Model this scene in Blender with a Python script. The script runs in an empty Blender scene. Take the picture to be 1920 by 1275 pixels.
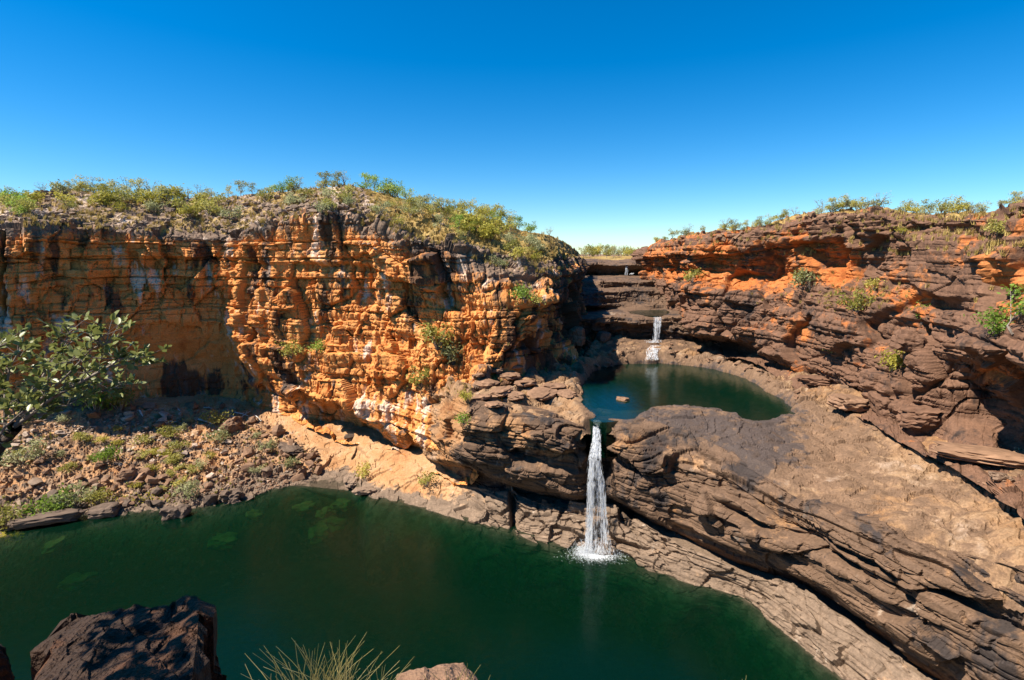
import bpy, bmesh, math, random, time
import numpy as np
from mathutils import Vector, Matrix
T0 = time.time()
rnd = random.Random(7)
rng = np.random.default_rng(11)
scene = bpy.context.scene
COL = scene.collection

# ------------------------------------------------------------------ camera, sky, sun, exposure
CAMZ, PITCH, F = 43.0, math.radians(9.1), 1000.0          # F: focal length in photo pixels (1920 wide)
cam_d = bpy.data.cameras.new('camera'); cam = bpy.data.objects.new('camera', cam_d); COL.objects.link(cam)
cam.location = (0, 0, CAMZ); cam.rotation_euler = (math.radians(90) - PITCH, 0, 0)
cam_d.sensor_width = 36; cam_d.lens = 36 * F / 1920; cam_d.clip_start = .05; cam_d.clip_end = 20000
scene.camera = cam
TO_SUN = Vector((-.57, -.165, .81)).normalized()
EL = math.asin(TO_SUN.z); ROT = math.atan2(TO_SUN.x, TO_SUN.y)
world = bpy.data.worlds.new('World'); scene.world = world; world.use_nodes = True
wn = world.node_tree; wn.nodes.clear()
sky = wn.nodes.new('ShaderNodeTexSky'); sky.sky_type = 'NISHITA'; sky.sun_disc = False
sky.sun_elevation = EL; sky.sun_rotation = ROT; sky.altitude = 0; sky.air_density = .85; sky.dust_density = .1; sky.ozone_density = 5.0
hs = wn.nodes.new('ShaderNodeHueSaturation'); hs.inputs['Saturation'].default_value = 1.40; hs.inputs['Value'].default_value = 1.0
bg = wn.nodes.new('ShaderNodeBackground'); bg.inputs['Strength'].default_value = .066
wo = wn.nodes.new('ShaderNodeOutputWorld')
wn.links.new(sky.outputs[0], hs.inputs['Color']); tint = wn.nodes.new('ShaderNodeMix'); tint.data_type = 'RGBA'; tint.blend_type = 'MULTIPLY'; tint.inputs[0].default_value = 1; tint.inputs[7].default_value = (1.22, 1.33, 1.28, 1)
wn.links.new(hs.outputs[0], tint.inputs[6]); wn.links.new(tint.outputs[2], bg.inputs[0]); wn.links.new(bg.outputs[0], wo.inputs[0])
sd = bpy.data.lights.new('sun', 'SUN'); sd.energy = 5.0; sd.angle = math.radians(.5); sd.color = (1, .93, .82)
so = bpy.data.objects.new('sun', sd); COL.objects.link(so); so.rotation_euler = TO_SUN.to_track_quat('Z', 'Y').to_euler()
vs = scene.view_settings; vs.view_transform = 'Standard'; vs.look = 'None'; vs.exposure = 1.0; vs.gamma = 1; vs.use_curve_mapping = False
scene.cycles.use_denoising = True
scene.cycles.max_bounces = 4; scene.cycles.transparent_max_bounces = 20; scene.cycles.diffuse_bounces = 1; scene.cycles.glossy_bounces = 2
scene.cycles.volume_bounces = 0

# ------------------------------------------------------------------ pixel / world helpers
SP, CP = math.sin(PITCH), math.cos(PITCH)
def ray(px, py):
    a = (px - 960) / F; b = (637.5 - py) / F
    return np.array([a, CP + b * SP, -SP + b * CP])
def PD(px, py, Y):
    d = ray(px, py); return np.array([0, 0, CAMZ]) + d * (Y / d[1])
def PZ(px, py, z):
    d = ray(px, py); return np.array([0, 0, CAMZ]) + d * ((z - CAMZ) / d[2])
def PW(px, Y, z):
    return np.array([(px - 960) / F * (Y * CP + (CAMZ - z) * SP), Y, z])
def proj(P):
    x, y, z = P[..., 0], P[..., 1], P[..., 2] - CAMZ
    dep = y * CP - z * SP; up = y * SP + z * CP
    return 960 + F * x / dep, 637.5 - F * up / dep

# ------------------------------------------------------------------ numpy noise
def h32(ix, iy, iz, seed):
    x = (ix.astype(np.int64) * 374761393 + iy.astype(np.int64) * 668265263 + iz.astype(np.int64) * 2147483647 + seed * 974711) & 0xFFFFFFFF
    x = ((x ^ (x >> 13)) * 1274126177) & 0xFFFFFFFF
    x = ((x ^ (x >> 16)) * 2246822519) & 0xFFFFFFFF
    return x ^ (x >> 15)
def u01(h): return (h & 0xFFFF).astype(np.float32) / 65535.0
def vnoise(P, seed=0):
    """value noise in [-1,1]"""
    i = np.floor(P).astype(np.int32); f = (P - i).astype(np.float32); f = f * f * f * (f * (f * 6 - 15) + 10)
    out = 0
    for dx in (0, 1):
        wx = f[:, 0] if dx else 1 - f[:, 0]
        for dy in (0, 1):
            wy = f[:, 1] if dy else 1 - f[:, 1]
            for dz in (0, 1):
                wz = f[:, 2] if dz else 1 - f[:, 2]
                out = out + wx * wy * wz * u01(h32(i[:, 0] + dx, i[:, 1] + dy, i[:, 2] + dz, seed))
    return out * 2 - 1
def fbm(P, scale=1.0, octs=4, seed=0, gain=.5):
    P = np.asarray(P, dtype=np.float64) / scale; out = 0; a = 1.0; t = 0
    for o in range(octs):
        out = out + a * vnoise(P + 17.3 * o, seed + o * 7); t += a; a *= gain; P = P * 2.03
    return out / t
JW = .3        # width of open joints in metres: never finer than the mesh
def facet(P, scale, seed, tilt=1.0):
    """angular blocks: each Voronoi cell is a tilted plane. returns value ~[-1,1], crack 0..1 (0 in the joint)"""
    q = np.asarray(P, dtype=np.float64) / np.asarray(scale); i = np.floor(q).astype(np.int32); f = (q - i).astype(np.float32)
    n = len(q); F1 = np.full(n, 9., np.float32); F2 = np.full(n, 9., np.float32)
    hid = np.zeros(n, np.int64); dv = np.zeros((n, 3), np.float32)
    for dx in (-1, 0, 1):
        for dy in (-1, 0, 1):
            for dz in (-1, 0, 1):
                h = h32(i[:, 0] + dx, i[:, 1] + dy, i[:, 2] + dz, seed)
                vx = f[:, 0] - dx - .12 - .76 * (h & 1023).astype(np.float32) / 1023
                vy = f[:, 1] - dy - .12 - .76 * ((h >> 10) & 1023).astype(np.float32) / 1023
                vz = f[:, 2] - dz - .12 - .76 * ((h >> 20) & 1023).astype(np.float32) / 1023
                d = vx * vx + vy * vy + vz * vz
                m = d < F1
                F2 = np.where(m, F1, np.minimum(F2, d)); F1 = np.where(m, d, F1)
                hid = np.where(m, h, hid); dv[m, 0] = vx[m]; dv[m, 1] = vy[m]; dv[m, 2] = vz[m]
    k = (hid * 2654435761) & 0xFFFFFFFF
    off = ((k >> 8) & 255) / 255. * 2 - 1
    gx = ((k >> 16) & 255) / 255. * 2 - 1; gy = ((k >> 24) & 255) / 255. * 2 - 1; gz = (k & 255) / 255. * 2 - 1
    val = off + tilt * (gx * dv[:, 0] + gy * dv[:, 1] + gz * dv[:, 2])
    crack = np.clip((np.sqrt(F2) - np.sqrt(F1)) * (min(scale) * .5 / JW), 0, 1)
    return val.astype(np.float32), crack.astype(np.float32)
def sstep(a, b, x):
    t = np.clip((x - a) / (b - a), 0, 1); return t * t * (3 - 2 * t)
def strata(P, s, thick, blk, seed, warp=.6, dip=(0, 0)):
    """bedding: layers of uneven thickness, each cut into blocks along s. returns offset [-1,1], joint 0..1"""
    w = (P[:, 2] + dip[0] * P[:, 0] + dip[1] * P[:, 1]) / thick + warp * fbm(P, 14., 2, seed + 3)
    w = w + .45 * np.sin(w * 2.1 + seed) * .5 + .25 * np.sin(w * 5.3 + 2 * seed) * .3
    L = np.floor(w).astype(np.int32); t = w - L
    z0 = np.zeros_like(L)
    ro = u01(h32(L, z0, z0, seed)) * 2 - 1
    sh = u01(h32(L, z0 + 1, z0, seed)) * 9.7
    q = s / blk * (.6 + .9 * u01(h32(L, z0 + 2, z0, seed))) + sh + .18 * fbm(P, 2.5, 2, seed + 9)
    B = np.floor(q).astype(np.int32); tb = q - B
    rb = u01(h32(L, B, z0 + 3, seed)) * 2 - 1
    j = np.clip(np.minimum(t, 1 - t) * thick / (.7 * JW), 0, 1); jb = np.clip(np.minimum(tb, 1 - tb) * blk / (.7 * JW), 0, 1)
    return (.6 * ro + .6 * rb).astype(np.float32), j.astype(np.float32), jb.astype(np.float32)

# ------------------------------------------------------------------ mesh helpers
def link(name, me, parent=None, mat=None):
    o = bpy.data.objects.new(name, me); COL.objects.link(o)
    if parent: o.parent = parent
    if mat and me is not None and not me.materials: me.materials.append(mat)
    return o
def tag(o, label=None, cat=None, group=None, kind=None):
    if label: o['label'] = label
    if cat: o['category'] = cat
    if group: o['group'] = group
    if kind: o['kind'] = kind
    return o
def empty(name, loc=(0, 0, 0), rot=(0, 0, 0), scale=1.0):
    o = bpy.data.objects.new(name, None); COL.objects.link(o); o.location = loc; o.rotation_euler = rot
    o.scale = (scale,) * 3 if not hasattr(scale, '__len__') else scale
    o.empty_display_size = .2
    return o
def mesh_np(name, V, faces, attrs=None, smooth=False):
    """V (n,3), faces (m,k) int array"""
    me = bpy.data.meshes.new(name); V = np.ascontiguousarray(V, np.float32); faces = np.ascontiguousarray(faces, np.int32)
    k = faces.shape[1]; m = len(faces)
    me.vertices.add(len(V)); me.vertices.foreach_set('co', V.ravel())
    me.loops.add(m * k); me.loops.foreach_set('vertex_index', faces.ravel())
    me.polygons.add(m); me.polygons.foreach_set('loop_start', np.arange(0, m * k, k, dtype=np.int32))
    me.polygons.foreach_set('loop_total', np.full(m, k, np.int32))
    me.polygons.foreach_set('use_smooth', np.full(m, smooth))
    me.update(calc_edges=True)
    for nm, a in (attrs or {}).items():
        if a.ndim == 2:
            at = me.attributes.new(nm, 'FLOAT_COLOR', 'POINT'); b = np.ones((len(V), 4), np.float32); b[:, :a.shape[1]] = a
            at.data.foreach_set('color', b.ravel())
        else:
            at = me.attributes.new(nm, 'FLOAT', 'POINT'); at.data.foreach_set('value', np.ascontiguousarray(a, np.float32))
    return me
def grid_faces(nu, nv, mask=None):
    i = np.arange(nu - 1)[:, None] * nv + np.arange(nv - 1)[None, :]
    f = np.stack([i, i + nv, i + nv + 1, i + 1], -1).reshape(-1, 4)
    if mask is not None: f = f[mask.ravel()[f].all(1)]
    return f
def compact(V, f, attrs):
    used = np.zeros(len(V), bool); used[f.ravel()] = True
    idx = np.cumsum(used) - 1
    return V[used], idx[f], {k: a[used] for k, a in attrs.items()}
def hermite(C, t, tq):
    """C (n,...), t (n,), tq (m,) -> (m,...) cubic with limited tangents"""
    d = np.diff(C, axis=0) / np.diff(t)[:, None, None]
    m = np.empty_like(C); m[0] = d[0]; m[-1] = d[-1]
    a, b = d[:-1], d[1:]
    same = np.sign(a) == np.sign(b)
    m[1:-1] = np.where(same, 2 * a * b / np.where(np.abs(a + b) < 1e-9, 1e-9, a + b), 0)
    k = np.clip(np.searchsorted(t, tq) - 1, 0, len(t) - 2); h = (t[k + 1] - t[k]); x = ((tq - t[k]) / h)[:, None, None]; h = h[:, None, None]
    return ((2 * x**3 - 3 * x**2 + 1) * C[k] + (x**3 - 2 * x**2 + x) * h * m[k] + (-2 * x**3 + 3 * x**2) * C[k + 1] + (x**3 - x**2) * h * m[k + 1])
def blur(A, n, ax):
    for _ in range(n):
        p = np.concatenate([np.take(A, [0], ax), A, np.take(A, [-1], ax)], ax)
        s = A.shape[ax]
        A = (np.take(p, range(0, s), ax) + 2 * np.take(p, range(1, s + 1), ax) + np.take(p, range(2, s + 2), ax)) / 4
    return A
class Loft:
    def __init__(self, cols, upx, res, resv=None, round_=2):
        C = np.array(cols, dtype=np.float64)            # (nc, nr, 3)
        nc, nr = C.shape[:2]; self.nr = nr
        seg = np.linalg.norm(np.diff(C, axis=0), axis=2); seg = np.sort(seg, 1)[:, nr // 4: nr - nr // 4].mean(1)
        t = np.concatenate([[0], np.cumsum(seg)]); self.t = t
        nu = int(t[-1] / res) + 1; tq = np.linspace(0, t[-1], nu)
        S = hermite(C, t, tq)                            # (nu, nr, 3)
        vl = np.linalg.norm(np.diff(C, axis=1), axis=2)
        vl = np.percentile(vl, 70, axis=0)
        resv = resv or [res] * (nr - 1)
        rows = []
        for r in range(nr - 1):
            n = max(2, int(vl[r] / resv[r])); rows.append(r + np.arange(n) / n)
        vr = np.concatenate(rows + [[nr - 1.0]]); self.vr = vr
        k = np.clip(vr.astype(int), 0, nr - 2); f = (vr - k)[None, :, None]
        G = S[:, k] * (1 - f) + S[:, k + 1] * f
        G = blur(G, round_, 1)
        self.G = G; self.nu, self.nv = G.shape[:2]
        gu = np.gradient(G, axis=0); gv = np.gradient(G, axis=1)
        gu /= np.linalg.norm(gu, axis=2, keepdims=True) + 1e-9; gv /= np.linalg.norm(gv, axis=2, keepdims=True) + 1e-9
        N = np.cross(gu, gv); N = blur(blur(N, 8, 0), 8, 1); N /= np.linalg.norm(N, axis=2, keepdims=True) + 1e-9
        self.N = N
        self.U = np.repeat(np.interp(tq, t, upx)[:, None], self.nv, 1); self.R = np.repeat(vr[None], self.nu, 0); self.S = np.repeat(tq[:, None], self.nv, 1)
    def flat(self): return self.G.reshape(-1, 3), self.N.reshape(-1, 3), self.U.ravel(), self.R.ravel(), self.S.ravel()
    def rowval(self, vals): return np.interp(self.R.ravel(), np.arange(self.nr), vals)
def blob(U, R, u, r, du, dr): return np.exp(-(((U - u) / du) ** 2 + ((R - r) / dr) ** 2))

# ------------------------------------------------------------------ node material helpers
def newmat(name):
    m = bpy.data.materials.new(name); m.use_nodes = True; nt = m.node_tree; nt.nodes.clear(); return m, nt
class NT:
    def __init__(s, nt): s.nt = nt
    def n(s, t, **kw):
        nd = s.nt.nodes.new(t)
        for k, v in kw.items(): setattr(nd, k, v)
        return nd
    def l(s, a, b): s.nt.links.new(a, b)
    def val(s, sock, v):
        if hasattr(v, 'is_linked') or isinstance(v, bpy.types.NodeSocket): s.l(v, sock)
        else: sock.default_value = v
    def math(s, op, a, b=0.0, c=None, clamp=False):
        nd = s.n('ShaderNodeMath', operation=op, use_clamp=clamp); s.val(nd.inputs[0], a); s.val(nd.inputs[1], b)
        if c is not None: s.val(nd.inputs[2], c)
        return nd.outputs[0]
    def mix(s, f, a, b, mode='MIX'):
        nd = s.n('ShaderNodeMix', data_type='RGBA', blend_type=mode); s.val(nd.inputs[0], f)
        for sock, v in ((nd.inputs[6], a), (nd.inputs[7], b)):
            if isinstance(v, tuple) and len(v) == 3: v = v + (1,)
            s.val(sock, v)
        return nd.outputs[2]
    def noise(s, vec, scale, detail=4, rough=.55, dist=0.0):
        nd = s.n('ShaderNodeTexNoise'); s.l(vec, nd.inputs['Vector']); nd.inputs['Scale'].default_value = scale
        nd.inputs['Detail'].default_value = detail; nd.inputs['Roughness'].default_value = rough; nd.inputs['Distortion'].default_value = dist
        return nd.outputs['Fac']
    def mapping(s, vec, scale, rot=(0, 0, 0), loc=(0, 0, 0)):
        nd = s.n('ShaderNodeMapping'); s.l(vec, nd.inputs[0]); nd.inputs['Scale'].default_value = scale; nd.inputs['Rotation'].default_value = rot; nd.inputs['Location'].default_value = loc
        return nd.outputs[0]
    def ramp(s, fac, stops, interp='LINEAR'):
        nd = s.n('ShaderNodeValToRGB'); cr = nd.color_ramp; cr.interpolation = interp
        while len(cr.elements) > 1: cr.elements.remove(cr.elements[-1])
        for i, (p, c) in enumerate(stops):
            e = cr.elements[0] if i == 0 else cr.elements.new(p); e.position = p
            e.color = (c, c, c, 1) if not isinstance(c, tuple) else (c + (1,) if len(c) == 3 else c)
        s.val(nd.inputs[0], fac); return nd.outputs[0]
    def step(s, x, lo, hi):
        nd = s.n('ShaderNodeMapRange', interpolation_type='SMOOTHSTEP'); s.val(nd.inputs[0], x); nd.inputs[1].default_value = lo; nd.inputs[2].default_value = hi
        return nd.outputs[0]

def rock_material(name, grey, orange, pale=(.56, .44, .35), dark=(.028, .024, .024), bump=.5, streak=1.0, fine=1.0, mott=0.0):
    """zone attribute: R iron-orange, G dark varnish and some painted shade, B pale / bleached"""
    m, nt = newmat(name); N = NT(nt)
    geo = N.n('ShaderNodeTexCoord'); vec = geo.outputs['Object']
    at = N.n('ShaderNodeAttribute', attribute_name='zone'); sep = N.n('ShaderNodeSeparateColor'); N.l(at.outputs['Color'], sep.inputs[0])
    R, G, B = sep.outputs
    big = N.noise(vec, .16, 2, .6); mid = N.noise(vec, .75, 4, .6); fn = N.noise(vec, 4.5 * fine, 3, .65)
    st = N.noise(N.mapping(vec, (1.1, 1.1, .09)), 1.0, 3, .6)
    bed = N.noise(N.mapping(vec, (.12, .12, 2.6)), 1.0, 2, .6)
    cg = N.ramp(N.math('MULTIPLY_ADD', mid, .7, N.math('MULTIPLY', bed, .35)), [(.25, tuple(c * .62 for c in grey)), (.52, grey), (.78, tuple(min(1, c * 1.5) for c in grey))])
    o = orange
    co = N.ramp(N.math('MULTIPLY_ADD', big, .65, N.math('MULTIPLY', mid, .4)),
                [(.25, (o[0] * .55, o[1] * .36, o[2] * .3)), (.45, o), (.62, (min(1, o[0] * 1.12), o[1] * 1.3, o[2] * 1.6)), (.8, (min(1, o[0] * 1.25), o[1] * 1.75, o[2] * 3.0))])
    fo = N.step(N.math('ADD', R, N.math('MULTIPLY', N.math('SUBTRACT', mid, .5), 1.3)), .35, .65)
    col = N.mix(fo, cg, co)
    fp = N.step(N.math('ADD', B, N.math('MULTIPLY', N.math('SUBTRACT', N.math('MULTIPLY_ADD', st, .6, N.math('MULTIPLY', mid, .4)), .5), 2.2)), .45, .85)
    col = N.mix(N.math('MULTIPLY', fp, .85), col, pale)
    fv = N.step(N.math('ADD', G, N.math('MULTIPLY', N.math('SUBTRACT', N.math('MULTIPLY_ADD', st, .65 * streak, N.math('MULTIPLY', mid, 1 - .65 * streak)), .5), 2.0)), .4, .8)
    col = N.mix(N.math('MULTIPLY', fv, .86), col, dark)
    if mott:
        mo = N.step(N.noise(vec, .5, 4, .7), .5, .62); col = N.mix(N.math('MULTIPLY', mo, mott), col, tuple(c * .45 for c in grey))
    sa = N.n('ShaderNodeAttribute', attribute_name='soil')
    fs = N.step(N.math('ADD', sa.outputs['Fac'], N.math('MULTIPLY', N.math('SUBTRACT', mid, .5), 1.6)), .4, .65)
    col = N.mix(fs, col, N.mix(N.step(big, .35, .65), (.27, .165, .045), (.37, .25, .085)))
    col = N.mix(.55, col, N.ramp(fn, [(.25, .45), (.5, .95), (.75, 1.5)]), 'MULTIPLY')
    bs = N.n('ShaderNodeBsdfPrincipled'); N.l(col, bs.inputs['Base Color']); bs.inputs['Roughness'].default_value = .82; bs.inputs['Specular IOR Level'].default_value = .25
    hgt = N.math('ADD', N.math('MULTIPLY', fn, .35), N.math('MULTIPLY', mid, .8))
    bp = N.n('ShaderNodeBump'); bp.inputs['Strength'].default_value = bump; bp.inputs['Distance'].default_value = .35; N.l(hgt, bp.inputs['Height'])
    N.l(bp.outputs[0], bs.inputs['Normal'])
    out = N.n('ShaderNodeOutputMaterial'); N.l(bs.outputs[0], out.inputs[0]); return m
def leaf_material(name, c1, c2, c3, rough=.55, trans=.42, scale=.9):
    m, nt = newmat(name); N = NT(nt); tc = N.n('ShaderNodeTexCoord'); oi = N.n('ShaderNodeObjectInfo')
    nz = N.noise(tc.outputs['Object'], scale, 3)
    f = N.math('ADD', N.math('MULTIPLY', nz, .9), N.math('MULTIPLY', N.math('SUBTRACT', oi.outputs['Random'], .5), .55))
    col = N.ramp(f, [(.2, c1), (.5, c2), (.75, c3)])
    d = N.n('ShaderNodeBsdfPrincipled'); N.l(col, d.inputs['Base Color']); d.inputs['Roughness'].default_value = rough; d.inputs['Specular IOR Level'].default_value = .3
    t = N.n('ShaderNodeBsdfTranslucent'); N.l(col, t.inputs[0]); mx = N.n('ShaderNodeMixShader'); mx.inputs[0].default_value = trans
    N.l(d.outputs[0], mx.inputs[1]); N.l(t.outputs[0], mx.inputs[2]); out = N.n('ShaderNodeOutputMaterial'); N.l(mx.outputs[0], out.inputs[0]); return m
def simple_material(name, c1, c2, scale=3.0, rough=.8, bump=.3, stretch=(1, 1, 1)):
    m, nt = newmat(name); N = NT(nt); tc = N.n('ShaderNodeTexCoord'); v = N.mapping(tc.outputs['Object'], stretch)
    nz = N.noise(v, scale, 6, .6, .3); oi = N.n('ShaderNodeObjectInfo')
    col = N.mix(N.step(nz, .3, .7), c1, c2)
    col = N.mix(.5, col, N.ramp(oi.outputs['Random'], [(0, .62), (1, 1.25)]), 'MULTIPLY')
    b = N.n('ShaderNodeBsdfPrincipled'); N.l(col, b.inputs['Base Color']); b.inputs['Roughness'].default_value = rough; b.inputs['Specular IOR Level'].default_value = .25
    bp = N.n('ShaderNodeBump'); bp.inputs['Strength'].default_value = bump; bp.inputs['Distance'].default_value = .08; N.l(nz, bp.inputs['Height']); N.l(bp.outputs[0], b.inputs['Normal'])
    out = N.n('ShaderNodeOutputMaterial'); N.l(b.outputs[0], out.inputs[0]); return m
# ------------------------------------------------------------------ rock materials
M_CLIFF = rock_material('orange_cliff_rock', (.19, .122, .080), (.61, .222, .054), pale=(.68, .52, .40), dark=(.030, .023, .020))
M_RED = rock_material('red_brown_cliff_rock', (.150, .078, .046), (.40, .120, .028), pale=(.36, .23, .14), dark=(.026, .020, .018))
M_LEDGE = rock_material('grey_brown_ledge_rock', (.135, .080, .048), (.30, .145, .058), pale=(.46, .36, .27), bump=.6)
M_BENCH = rock_material('tan_bench_rock', (.185, .110, .064), (.27, .145, .066), pale=(.38, .27, .18), dark=(.058, .046, .043), bump=.8, streak=0.0, mott=.3)
M_SHELF = rock_material('pale_shelf_rock', (.185, .126, .084), (.40, .20, .082), pale=(.50, .41, .32), dark=(.055, .040, .022), bump=.6, streak=0.0)
MATS = dict(cliff=M_CLIFF, red=M_RED, ledge=M_LEDGE, bench=M_BENCH, shelf=M_SHELF)
TERRAIN = []
def finish(name, L, D, zone, mat, mask=None, smooth=False, soil=None, soft=0):
    if soft:                                             # round only the very tallest steps, so that their edges do not saw-tooth
        D3 = np.asarray(D).reshape(L.nu, L.nv, 3); m = np.linalg.norm(D3, axis=2) * np.sign((D3 * L.N).sum(2) + 1e-9); hi = m.copy(); lo = m.copy()
        for ax in (0, 1):
            for sh in (-1, 1): r_ = np.roll(m, sh, ax); hi = np.maximum(hi, r_); lo = np.minimum(lo, r_)
        w = sstep(.45, .95, hi - lo); w = np.clip(blur(blur(w, 1, 0), 1, 1) * 1.3, 0, 1)[:, :, None]
        D = (D3 * (1 - w) + blur(blur(D3, 1, 0), 1, 1) * w).reshape(-1, 3)
    P = (L.G.reshape(-1, 3) + D)
    f = grid_faces(L.nu, L.nv, None if mask is None else mask.reshape(L.nu, L.nv))
    at = {'zone': np.clip(zone, -1, 2).astype(np.float32)}
    if soil is not None: at['soil'] = np.clip(soil, -1, 2).astype(np.float32)
    if mask is not None: P, f, at = compact(P, f, at)
    o = link(name, mesh_np(name, P, f, at, smooth), None, mat); o['kind'] = 'structure'; TERRAIN.append(o)
    return o

JW = 0.3
# ------------------------------------------------------------------ left cliff: alcove, orange buttress and its shaded flank
LC = [(-420, [(-420,800,94),(-420,750,97),(-420,650,99),(-420,620,96),(-420,540,95),(-420,480,94.5),(-420,430,96),(-420,405,110),(-420,385,126),(-420,395,180)]),
 (0, [(0,830,97),(0,760,101),(0,690,102.5),(0,640,101),(0,540,100.5),(0,490,100.5),(0,425,102),(0,400,114),(0,374,132),(0,385,185)]),
 (150, [(150,830,104),(150,755,109.5),(150,690,111),(150,620,109.3),(150,540,108.6),(150,480,108.6),(150,428,110),(150,398,120),(150,358,138),(150,370,188)]),
 (300, [(300,800,114),(300,745,119),(300,665,120.5),(300,602,117.5),(300,540,117),(300,480,117),(300,438,117.5),(300,405,126),(300,372,144),(300,382,190)]),
 (420, [(420,790,121),(420,740,125.5),(420,680,127),(412,602,123),(412,540,122),(410,480,121),(405,448,120.5),(405,408,130),(405,372,147),(405,382,190)]),
 (485, [(492,770,121),(490,738,123),(478,705,121),(455,640,117),(460,560,116),(465,490,115),(475,432,114),(480,402,127),(480,366,146),(480,376,190)]),
 (560, [(575,800,112),(570,778,116),(560,760,117),(548,735,111),(545,600,111),(550,490,110.5),(560,417,110),(565,392,124),(560,360,142),(560,372,190)]),
 (650, [(655,830,106),(655,802,113),(642,772,113),(630,748,106),(625,600,107.5),(635,490,107),(641,412,107),(645,382,120),(640,352,138),(640,365,185)]),
 (735, [(750,850,100),(740,834,106),(735,826,103),(725,800,99.5),(720,620,104),(715,500,104.5),(709,420,104),(715,390,118),(705,362,136),(705,372,182)]),
 (800, [(810,885,93),(803,868,101),(795,850,99),(790,828,93.5),(800,640,101),(785,530,101.5),(765,450,101),(790,410,116),(800,386,132),(800,396,180)]),
 (870, [(880,900,86),(875,880,91),(870,870,88),(865,850,85),(875,700,97),(865,560,99),(835,467,98.5),(870,425,113),(880,402,126),(880,410,175)]),
 (940, [(905,735,92),(912,708,95.5),(914,700,95.5),(918,680,95.3),(930,620,95.5),(945,576,96.5),(930,492,104),(950,452,115),(960,425,126),(960,435,172)]),
 (1010, [(935,730,93),(940,706,96),(945,695,96.2),(955,665,96),(990,605,96),(1013,572,97),(1008,505,107),(1005,470,115),(1003,440,126),(1006,447,165)]),
 (1050, [(1062,703,103),(1060,690,108),(1058,660,112),(1055,620,113),(1052,580,114),(1050,540,116),(1047,490,121),(1043,465,126),(1037,446,132),(1040,453,170)]),
 (1080, [(1098,665,115),(1094,655,122),(1092,640,124),(1088,600,126),(1084,560,128),(1080,525,132),(1076,487,140),(1073,474,146),(1068,462,152),(1076,467,190)]),
 (1110, [(1112,615,130),(1107,600,140),(1102,585,145),(1098,560,152),(1094,540,160),(1091,520,170),(1088,492,180),(1086,484,188),(1084,478,196),(1090,480,230)])]
L = Loft([[PD(*p) for p in c] for _, c in LC], [u for u, _ in LC], .24, [.3,.24,.22,.22,.22,.22,.22,.3,.35,2.0])
P, Nn, U, R, S = L.flat()
wall = L.rowval([.6,.6,.5,1,1,1,.8,.12,.10,0])                   # how much of the face is bare wall
hill = sstep(6.0, 6.4, R)
val1, cr1 = facet(P + 1.2 * np.stack([fbm(P, 5, 2, 31)] * 3, 1), (6.5, 6.5, 8.5), 3, .9)
val2, cr2 = facet(P + .4 * np.stack([fbm(P, 2, 2, 35)] * 3, 1), (2.6, 2.6, 7.0), 5, .9)
val3, cr3 = facet(P, (1.1, 1.1, 1.6), 8, 1.0)
so_, sj, sb = strata(P, S, 4.6, 7, 12, .3)
so2, sj2, sb2 = strata(P, S, 2.1, 2.5, 19, .25)
so4, sj4, sb4 = strata(P, S, .95, 1.5, 23, .25)
smoothz = 1 - .75 * blob(U, R, 330, 2.2, 110, .9)                  # the smooth hollow wall of the alcove
d = wall * smoothz * (1.35 * val1 + .34 * val2 + .10 * val3 + .8 * so_ + .78 * so2 + .22 * so4 - .5 * (1 - sj) - .25 * (1 - sj2) - .08 * (1 - sj4) - .3 * (1 - sb) - .25 * (1 - sb2) - (.6 * (1 - cr1) + .16 * (1 - cr2)) * (.35 + .65 * sstep(430, 520, U)) - .08 * (1 - cr3) - .05 * (1 - sb2) + .25 * fbm(P, 4, 3, 41))
d += wall * 1.9 * (1 - .6 * (1 - sstep(380, 470, U))) * sstep(4.92, 5.0, R) * (1 - sstep(6.3, 6.7, R)) * (.25 + .75 * sstep(-.3, .3, fbm(P, 10, 2, 77)))     # overhanging grey cap
d += wall * .9 * (blob(U, R, 700, 4.2, 60, .3) + blob(U, R, 880, 4.75, 70, .2)) - 2.4 * wall * blob(U, R, 600, 5.35, 48, .38) - 2.2 * wall * blob(U, R, 500, 5.1, 22, .5)
d -= 2.2 * wall * blob(U, R, 838, 5.3, 16, .5) + 2.0 * wall * blob(U, R, 300, 4.7, 26, .4) + 1.8 * wall * blob(U, R, 210, 4.2, 40, .35) + 2.0 * wall * blob(U, R, 120, 4.6, 30, .5) + 2.4 * wall * blob(U, R, 395, 4.9, 12, .8)
d -= 2.6 * np.exp(-((U - 4) / 5.) ** 2) * sstep(3, 3.6, R) * (1 - sstep(5.6, 6, R))
D = Nn * d[:, None]
hz = hill * (1.1 * fbm(P, 9, 4, 51) + .35 * val2 + .12 * val3)
D[:, 2] += np.where(R > 8.4, 0, hz)
zone = np.zeros((len(P), 3), np.float32)
nz = fbm(P, 7, 3, 61)
zone[:, 0] = np.interp(R, [0, 1, 3, 4.6, 5.05, 5.4, 6, 6.4, 9], [.9, .85, .95, .95, .95, .85, .3, 0, 0]) + .25 * nz
zone[:, 0] += .5 * blob(U, R, 600, 5.4, 45, .5) + .3 * blob(U, R, 650, 4.6, 120, .8) - .35 * blob(U, R, 960, 5.7, 60, .6)
zone[:, 0] -= .7 * sstep(860, 900, U) * (1 - sstep(3.0, 3.9, R)) * (1 - sstep(925, 940, U))
stx = fbm(P * np.array([1, 1, .16]), 2.4, 3, 68)
zone[:, 1] = np.interp(R, [0, 2, 3, 4, 5, 5.5, 6.1, 6.4, 9], [.05, .05, .12, .12, .2, .28, .40, .2, .15]) + .3 * nz + 1.0 * stx * (1 - hill)
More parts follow.
